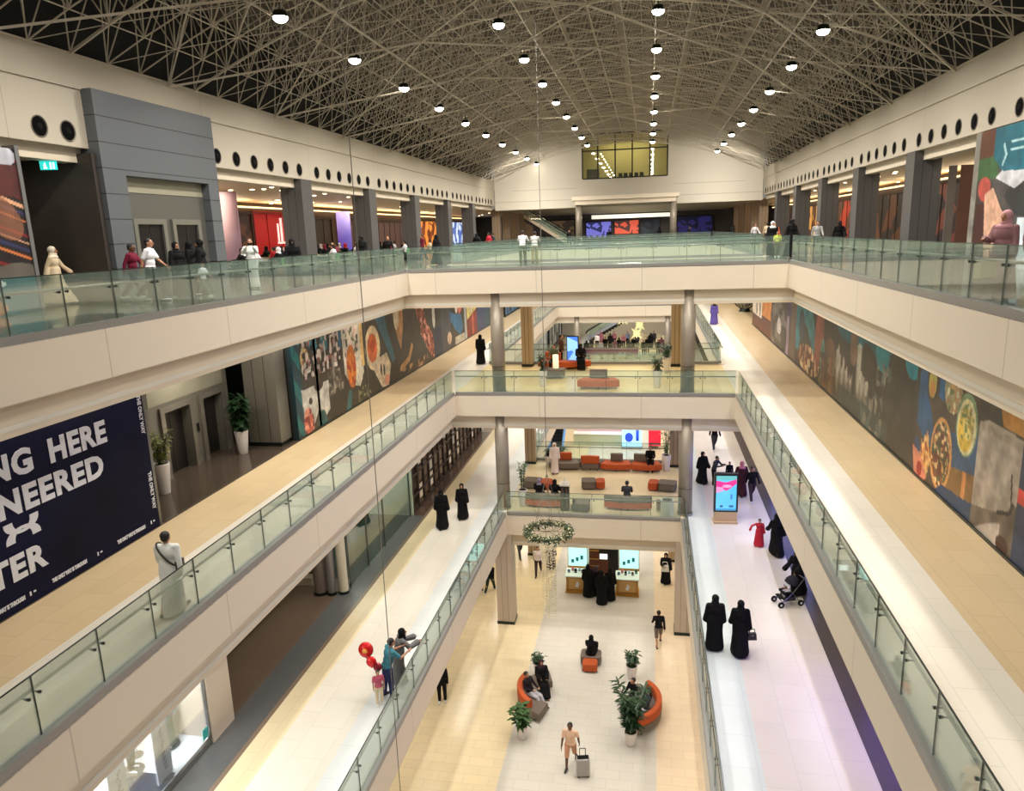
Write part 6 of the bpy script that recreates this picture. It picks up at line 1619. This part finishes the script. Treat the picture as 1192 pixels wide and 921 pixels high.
# ------------------------------------------------------------------ digital totem
t = thing('digital_totem', 'digital totem with a bright blue and pink screen on a tan base', 'totem', (3.42, 31.95, F1), R_(3))
m = MB(); m.box(-.5, .52, -.28, .3, 0, .1); m.box(-.46, .5, -.16, .2, .1, .5); obj('base', m, mat('totem_tan', (196, 166, 130), .5), t)
m = MB(); m.box(-.5, .54, -.1, .12, .5, 2.3); o = obj('case', m, mat('totem_case', (26, 28, 32), .3), t)
ns = Canvas(0, 1, 0, 1.75, .02, (84, 196, 236))
def screen(t):
    c = Canvas(-.42, .46, .58, 2.2, .02, (86, 190, 236))
    c.put(c.Z > 2.0, (90, 176, 170)); c.put(c.noise(3, 2, 5) * .35, (150, 220, 246))
    c.put(c.poly([(-.42, 1.98), (.0, 1.9), (.46, 2.05), (.46, 1.85), (.2, 1.62), (.02, 1.5), (-.2, 1.62), (-.42, 1.55)]), (232, 44, 140)); c.put(c.poly([(-.42, 1.7), (-.1, 1.66), (-.1, 1.5), (-.42, 1.4)]), (240, 150, 200))
    c.put(c.ell(.05, 1.72, .2, .07), (250, 160, 210)); c.put((abs(c.S - .25) < .04) & (c.Z > 1.1) & (c.Z < 1.35), (60, 120, 200)); c.put(c.ell(-.18, .78, .08, .05), (30, 80, 150)); c.put(c.ell(.25, .78, .1, .06), (36, 90, 160)); c.put((c.Z < .66), (60, 150, 206))
    ns_, nz_ = c.ns, c.nz; v = [(float(a), -.104, float(b_)) for b_ in c.z for a in c.s]
    f = [(j * ns_ + i, j * ns_ + i + 1, (j + 1) * ns_ + i + 1, (j + 1) * ns_ + i) for j in range(nz_ - 1) for i in range(ns_ - 1)]
    me = bpy.data.meshes.new('screen'); me.from_pydata(v, [], f); me.update()
    at = me.attributes.new('print', 'FLOAT_COLOR', 'POINT'); C = np.clip(c.C, 0, 255) / 255; C = np.where(C <= .04045, C / 12.92, ((C + .055) / 1.055) ** 2.4).reshape(-1, 3)
    out = np.ones((len(v), 4)); out[:, :3] = C; at.data.foreach_set('color', out.ravel().astype(np.float32))
    mm = bpy.data.materials.new('totem_screen'); mm.use_nodes = True; nt = mm.node_tree; b_ = nt.nodes['Principled BSDF']; a = nt.nodes.new('ShaderNodeAttribute'); a.attribute_name = 'print'
    nt.links.new(a.outputs['Color'], b_.inputs['Emission Color']); b_.inputs['Emission Strength'].default_value = 1.25; b_.inputs['Base Color'].default_value = (.02, .02, .02, 1)
    me.materials.append(mm); link('screen', me, None, t)
screen(t)

# ------------------------------------------------------------------ jewellery style kiosk on the ground floor
GOLD = mat('gold_wood', (190, 140, 60), .4, .2); LITC = litmat('cyan_top', (176, 240, 236), 1.0)
def display_table(label, x, y):
    t = thing('display_table', label, 'display table', (x, y, 0))
    m = MB(); m.box(-.62, .62, -.5, .5, 0, .08); m.box(-.56, -.48, -.44, .44, .08, .92); m.box(.48, .56, -.44, .44, .08, .92); m.box(-.56, .56, -.44, -.36, .84, .92); m.box(-.56, .56, -.44, -.36, .08, .16); m.box(-.5, .5, -.36, .44, .08, .9); obj('base', m, GOLD, t)
    m = MB(); m.box(-.44, .44, -.40, -.362, .2, .8); obj('front_panel', m, mat('panel_amber', (206, 164, 100), .5), t)
    m = MB(); m.rings([(0, 0, 0, .16, .01), (0, 0, .001, .16, .01)], 12)
    m2 = MB(); m2.add([(-.1, -.405, .35), (.05, -.405, .3), (.14, -.405, .5), (.02, -.405, .68), (-.04, -.405, .5)], [(0, 1, 2, 3, 4)]); m2.add([(-.1, -.40, .35), (.05, -.40, .3), (.14, -.40, .5), (.02, -.40, .68), (-.04, -.40, .5)], [(4, 3, 2, 1, 0)]); obj('white_motif', m2, WPR, t)
    m = MB(); m.box(-.62, .62, -.5, .5, .92, .98); obj('worktop', m, mat('table_frost', (220, 244, 240), .2), t)
    return t
display_table('left display table of the kiosk with a gold framed base', -3.62, 35.75); display_table('right display table of the kiosk with a gold framed base', -1.0, 35.7)
rnd = random.Random(2)
for i, x0 in enumerate((-3.62, -1.0)):
    for k in range(6):
        rgb = [(40, 60, 120), (200, 120, 130), (30, 40, 60), (150, 190, 220), (90, 60, 50), (60, 100, 90)][k]
        t = thing('boxed_item', f'small boxed item on the {["left", "right"][i]} display table of the kiosk', 'box', (x0 - .45 + .18 * k, 35.72 + .22 * (k % 2), .98), rnd.uniform(-.3, .3), f'boxed items on the {["left", "right"][i]} kiosk table')
        m = MB(); m.box(-.06, .06, -.06, .06, 0, .12 + .04 * (k % 3)); obj('box', m, C_(f'item{k}', rgb), t)
        m = MB(); m.box(-.062, .062, -.062, .062, .06, .08); obj('ribbon', m, WHITEC, t)
for i, x in enumerate((-3.75, -.95)):
    t = thing('light_case', f'tall glowing cyan showcase at the {["left", "right"][i]} back of the kiosk', 'showcase', (x, 37.6, 0))
    m = MB(); m.box(-.55, .55, -.35, .35, 0, .6); obj('base', m, GOLD, t)
    m = MB(); m.box(-.52, .52, -.32, .32, .6, 1.75); obj('light_panel', m, LITC, t)
    m = MB()
    for sx in (-.53, .53):
        for sy in (-.33, .33): m.box(sx - .02, sx + .02, sy - .02, sy + .02, .6, 1.8)
    m.box(-.55, .55, -.35, .35, 1.75, 1.8); obj('frame', m, mat('case_frame', (206, 200, 170), .4), t)
    m = MB()
    for k in range(3): m.box(-.35 + .25 * k, -.2 + .25 * k, -.34, -.325, .8 + .1 * k, 1.0 + .12 * k)
    obj('shelf_print', m, C_('print_teal', (60, 150, 170)), t)
t = thing('kiosk_cabinet', 'dark brown kiosk cabinet with a small white screen behind the women in black', 'cabinet', (-2.4, 37.9, 0))
m = MB(); m.box(-.75, .85, -.3, .3, 0, 1.7); obj('body', m, mat('kiosk_brown', (92, 44, 26), .4), t)
m = MB(); m.box(-.2, .3, -.34, .34, 1.3, 1.95); m.box(.3, .86, -.31, -.3, .1, 1.6); obj('black_panel', m, mat('kiosk_black', (20, 16, 16), .4), t)
m = MB(); m.box(-.16, .26, -.36, -.34, .95, 1.25); obj('screen', m, litmat('kiosk_screen', (220, 240, 244), 1.2), t)
for z in (.5, .9, 1.4): m = MB(); m.box(-.75, -.2, -.34, -.3, z, z + .03); obj('shelf', m, GOLD, t)

# ------------------------------------------------------------------ hanging chandelier wreath and cables
t = thing('wreath_chandelier', 'round leafy wreath chandelier with a column of tiny crystal strands over the ground floor', 'chandelier', (-3.88, 27, 6.95))
rnd = random.Random(9)
m = MB(); n = 40; pts = [(.86 * math.cos(2 * PI * i / n), .86 * math.sin(2 * PI * i / n), .06) for i in range(n + 1)]
m.path(pts, .03, 6); pts = [(.6 * math.cos(2 * PI * i / n), .6 * math.sin(2 * PI * i / n), .3) for i in range(n + 1)]; m.path(pts, .012, 5)
for k in range(8):
    a = 2 * PI * k / 8; m.tube((.86 * math.cos(a), .86 * math.sin(a), .06), (.6 * math.cos(a), .6 * math.sin(a), .3), .01)
    m.tube((.86 * math.cos(a), .86 * math.sin(a), .06), (.86 * math.cos(a + PI), .86 * math.sin(a + PI), .06), .008)
obj('ring_frame', m, mat('wreath_wire', (96, 84, 56), .5, .4), t)
m = MB(); m3 = MB()
for i in range(1300):
    a = rnd.uniform(0, 2 * PI); r = .86 + rnd.gauss(0, .07); b = rnd.uniform(0, 2 * PI)
    leaf(m if i % 7 else m3, (r * math.cos(a), r * math.sin(a), .06 + rnd.gauss(0, .07)), (math.cos(b), math.sin(b), rnd.uniform(-.8, .8)), rnd.uniform(.09, .17), .055)
obj('garland', m, mat('wreath_green', (40, 62, 30), .6), t); obj('pale_leaves', m3, mat('wreath_cream', (214, 206, 160), .5), t)
CR = mat('crystal_bead', (236, 226, 196), .25, .0, spec=.6)
for ring, (cnt, r) in enumerate(((11, .27), (7, .13))):
    for k in range(cnt):
        a = 2 * PI * k / cnt + ring; m = MB(); x, y = r * math.cos(a), r * math.sin(a)
        L = 3.9 - rnd.uniform(0, .5); m.tube((x, y, .1), (x, y, -L), .002, n=4)
        z = -.25
        while z > -L:
            m.ball((x + rnd.uniform(-.015, .015), y, z), .026 if z < -1.2 else .034, 6, 4); z -= rnd.uniform(.08, .14)
        obj('crystal_strand', m, CR, t)
for k in range(14):
    a = 2 * PI * k / 14; r = .45; m = MB(); x, y = r * math.cos(a), r * math.sin(a); L = rnd.uniform(.4, .95)
    m.tube((x * 1.5, y * 1.5, .06), (x * .6, y * .6, -L), .003, n=4)
    for q in np.linspace(.1, 1, 8): m.ball((x * (1.5 - .9 * q), y * (1.5 - .9 * q), .06 - (L + .06) * q), .034, 6, 4)
    obj('crystal_strand', m, CR, t)
m = MB()
for a in (0.4, 1.6, 2.7, 3.9, 5.2): m.tube((.6 * math.cos(a), .6 * math.sin(a), .3), (0.03 * math.cos(a), .03 * math.sin(a), 2.4), .009, n=5)
m.tube((0, 0, 2.4), (0, 0, 20.3), .014, n=6); m.tube((0, 0, 2.36), (0, 0, 2.42), .04, n=10); obj('suspension_cable', m, mat('cable_grey', (120, 112, 104), .5), t)
t = thing('hanging_cable', 'thin grey cable hanging through the whole height of the void on the left', 'cable', (-6.15, 15.15, 0))
m = MB(); m.tube((0, 0, .1), (0, 0, 27.0), .011, n=8); obj('cable', m, _M['cable_grey'], t)
m = MB(); m.tube((0, 0, 0), (0, 0, .12), .07, n=12); obj('weight', m, DMETAL, t)

# ------------------------------------------------------------------ boutique dummies in the shop window
def dummy(label, loc, face, lower, upper, lm, um):
    t = thing('mannequin', label, 'mannequin', loc, R_(face) + PI / 2)
    part('body', body_mesh('stand', True), mat('mannequin_white', (236, 236, 238), .4), t)
    part(lower, garment('stand', 'robe' if lower == 'skirt' else 'trousers'), lm, t)
    if upper: part('top', garment('stand', 'tee'), um, t)
    m = MB(); m.tube((0, 0, -.02), (0, 0, .0), .28, n=18); obj('base', m, METAL, t)
    return t
dummy('white mannequin in a grey green long dress in the boutique window', (-12.3, 14.75, F1 + .18), 0, 'skirt', True, C_('grey_green', (84, 104, 98)), WHITE)
dummy('white mannequin in black trousers behind the white banner', (-12.6, 13.75, F1 + .2), 10, 'trousers', True, BLACK, WHITE)
t = thing('patterned_scarf', 'blue patterned cloth on a stand between the mannequins', 'cloth', (-12.9, 14.3, F1 + .165))
m = MB(); m.box(-.03, .03, -.22, .22, .5, 1.5); obj('panel', m, mat('blue_pattern', (90, 140, 190), .7, noise=.5, nscale=9), t)
m = MB(); m.tube((0, 0, 0), (0, 0, .5), .015); m.tube((0, 0, 0), (0, 0, .02), .16, n=12); obj('stand', m, METAL, t)

# ------------------------------------------------------------------ camera, world, view
cam = bpy.data.cameras.new('camera'); co = bpy.data.objects.new('camera', cam); COL.objects.link(co)
yaw, pitch, roll = .1886, .2185, -.0349
cy_, sy_ = math.cos(yaw), math.sin(yaw); cp_, sp_ = math.cos(pitch), math.sin(pitch)
fw = Vector((-sy_ * cp_, cy_ * cp_, -sp_)); rt = Vector((cy_, sy_, 0)); upv = rt.cross(fw)
cr_, sr_ = math.cos(roll), math.sin(roll)
r2 = rt * cr_ + upv * sr_; u2 = -rt * sr_ + upv * cr_
co.matrix_world = Matrix(((r2.x, u2.x, -fw.x, 0), (r2.y, u2.y, -fw.y, 0), (r2.z, u2.z, -fw.z, 18.66), (0, 0, 0, 1)))
cam.sensor_width = 36; cam.lens = 850 * 36 / 1192; cam.clip_end = 400; cam.clip_start = .05
SC.camera = co
w = bpy.data.worlds.new('world'); SC.world = w; w.use_nodes = True
w.node_tree.nodes['Background'].inputs[0].default_value = (.9, .88, .85, 1)
w.node_tree.nodes['Background'].inputs[1].default_value = .25
SC.view_settings.view_transform = 'Standard'; SC.view_settings.look = 'None'
SC.view_settings.gamma = 1; SC.view_settings.exposure = 0; SC.view_settings.use_curve_mapping = False
SC.cycles.max_bounces = 6; SC.cycles.diffuse_bounces = 3; SC.cycles.glossy_bounces = 3; SC.cycles.transparent_max_bounces = 16
SC.cycles.transmission_bounces = 2; SC.cycles.caustics_reflective = False; SC.cycles.caustics_refractive = False
SC.cycles.sample_clamp_indirect = 6
SC.cycles.use_denoising = True
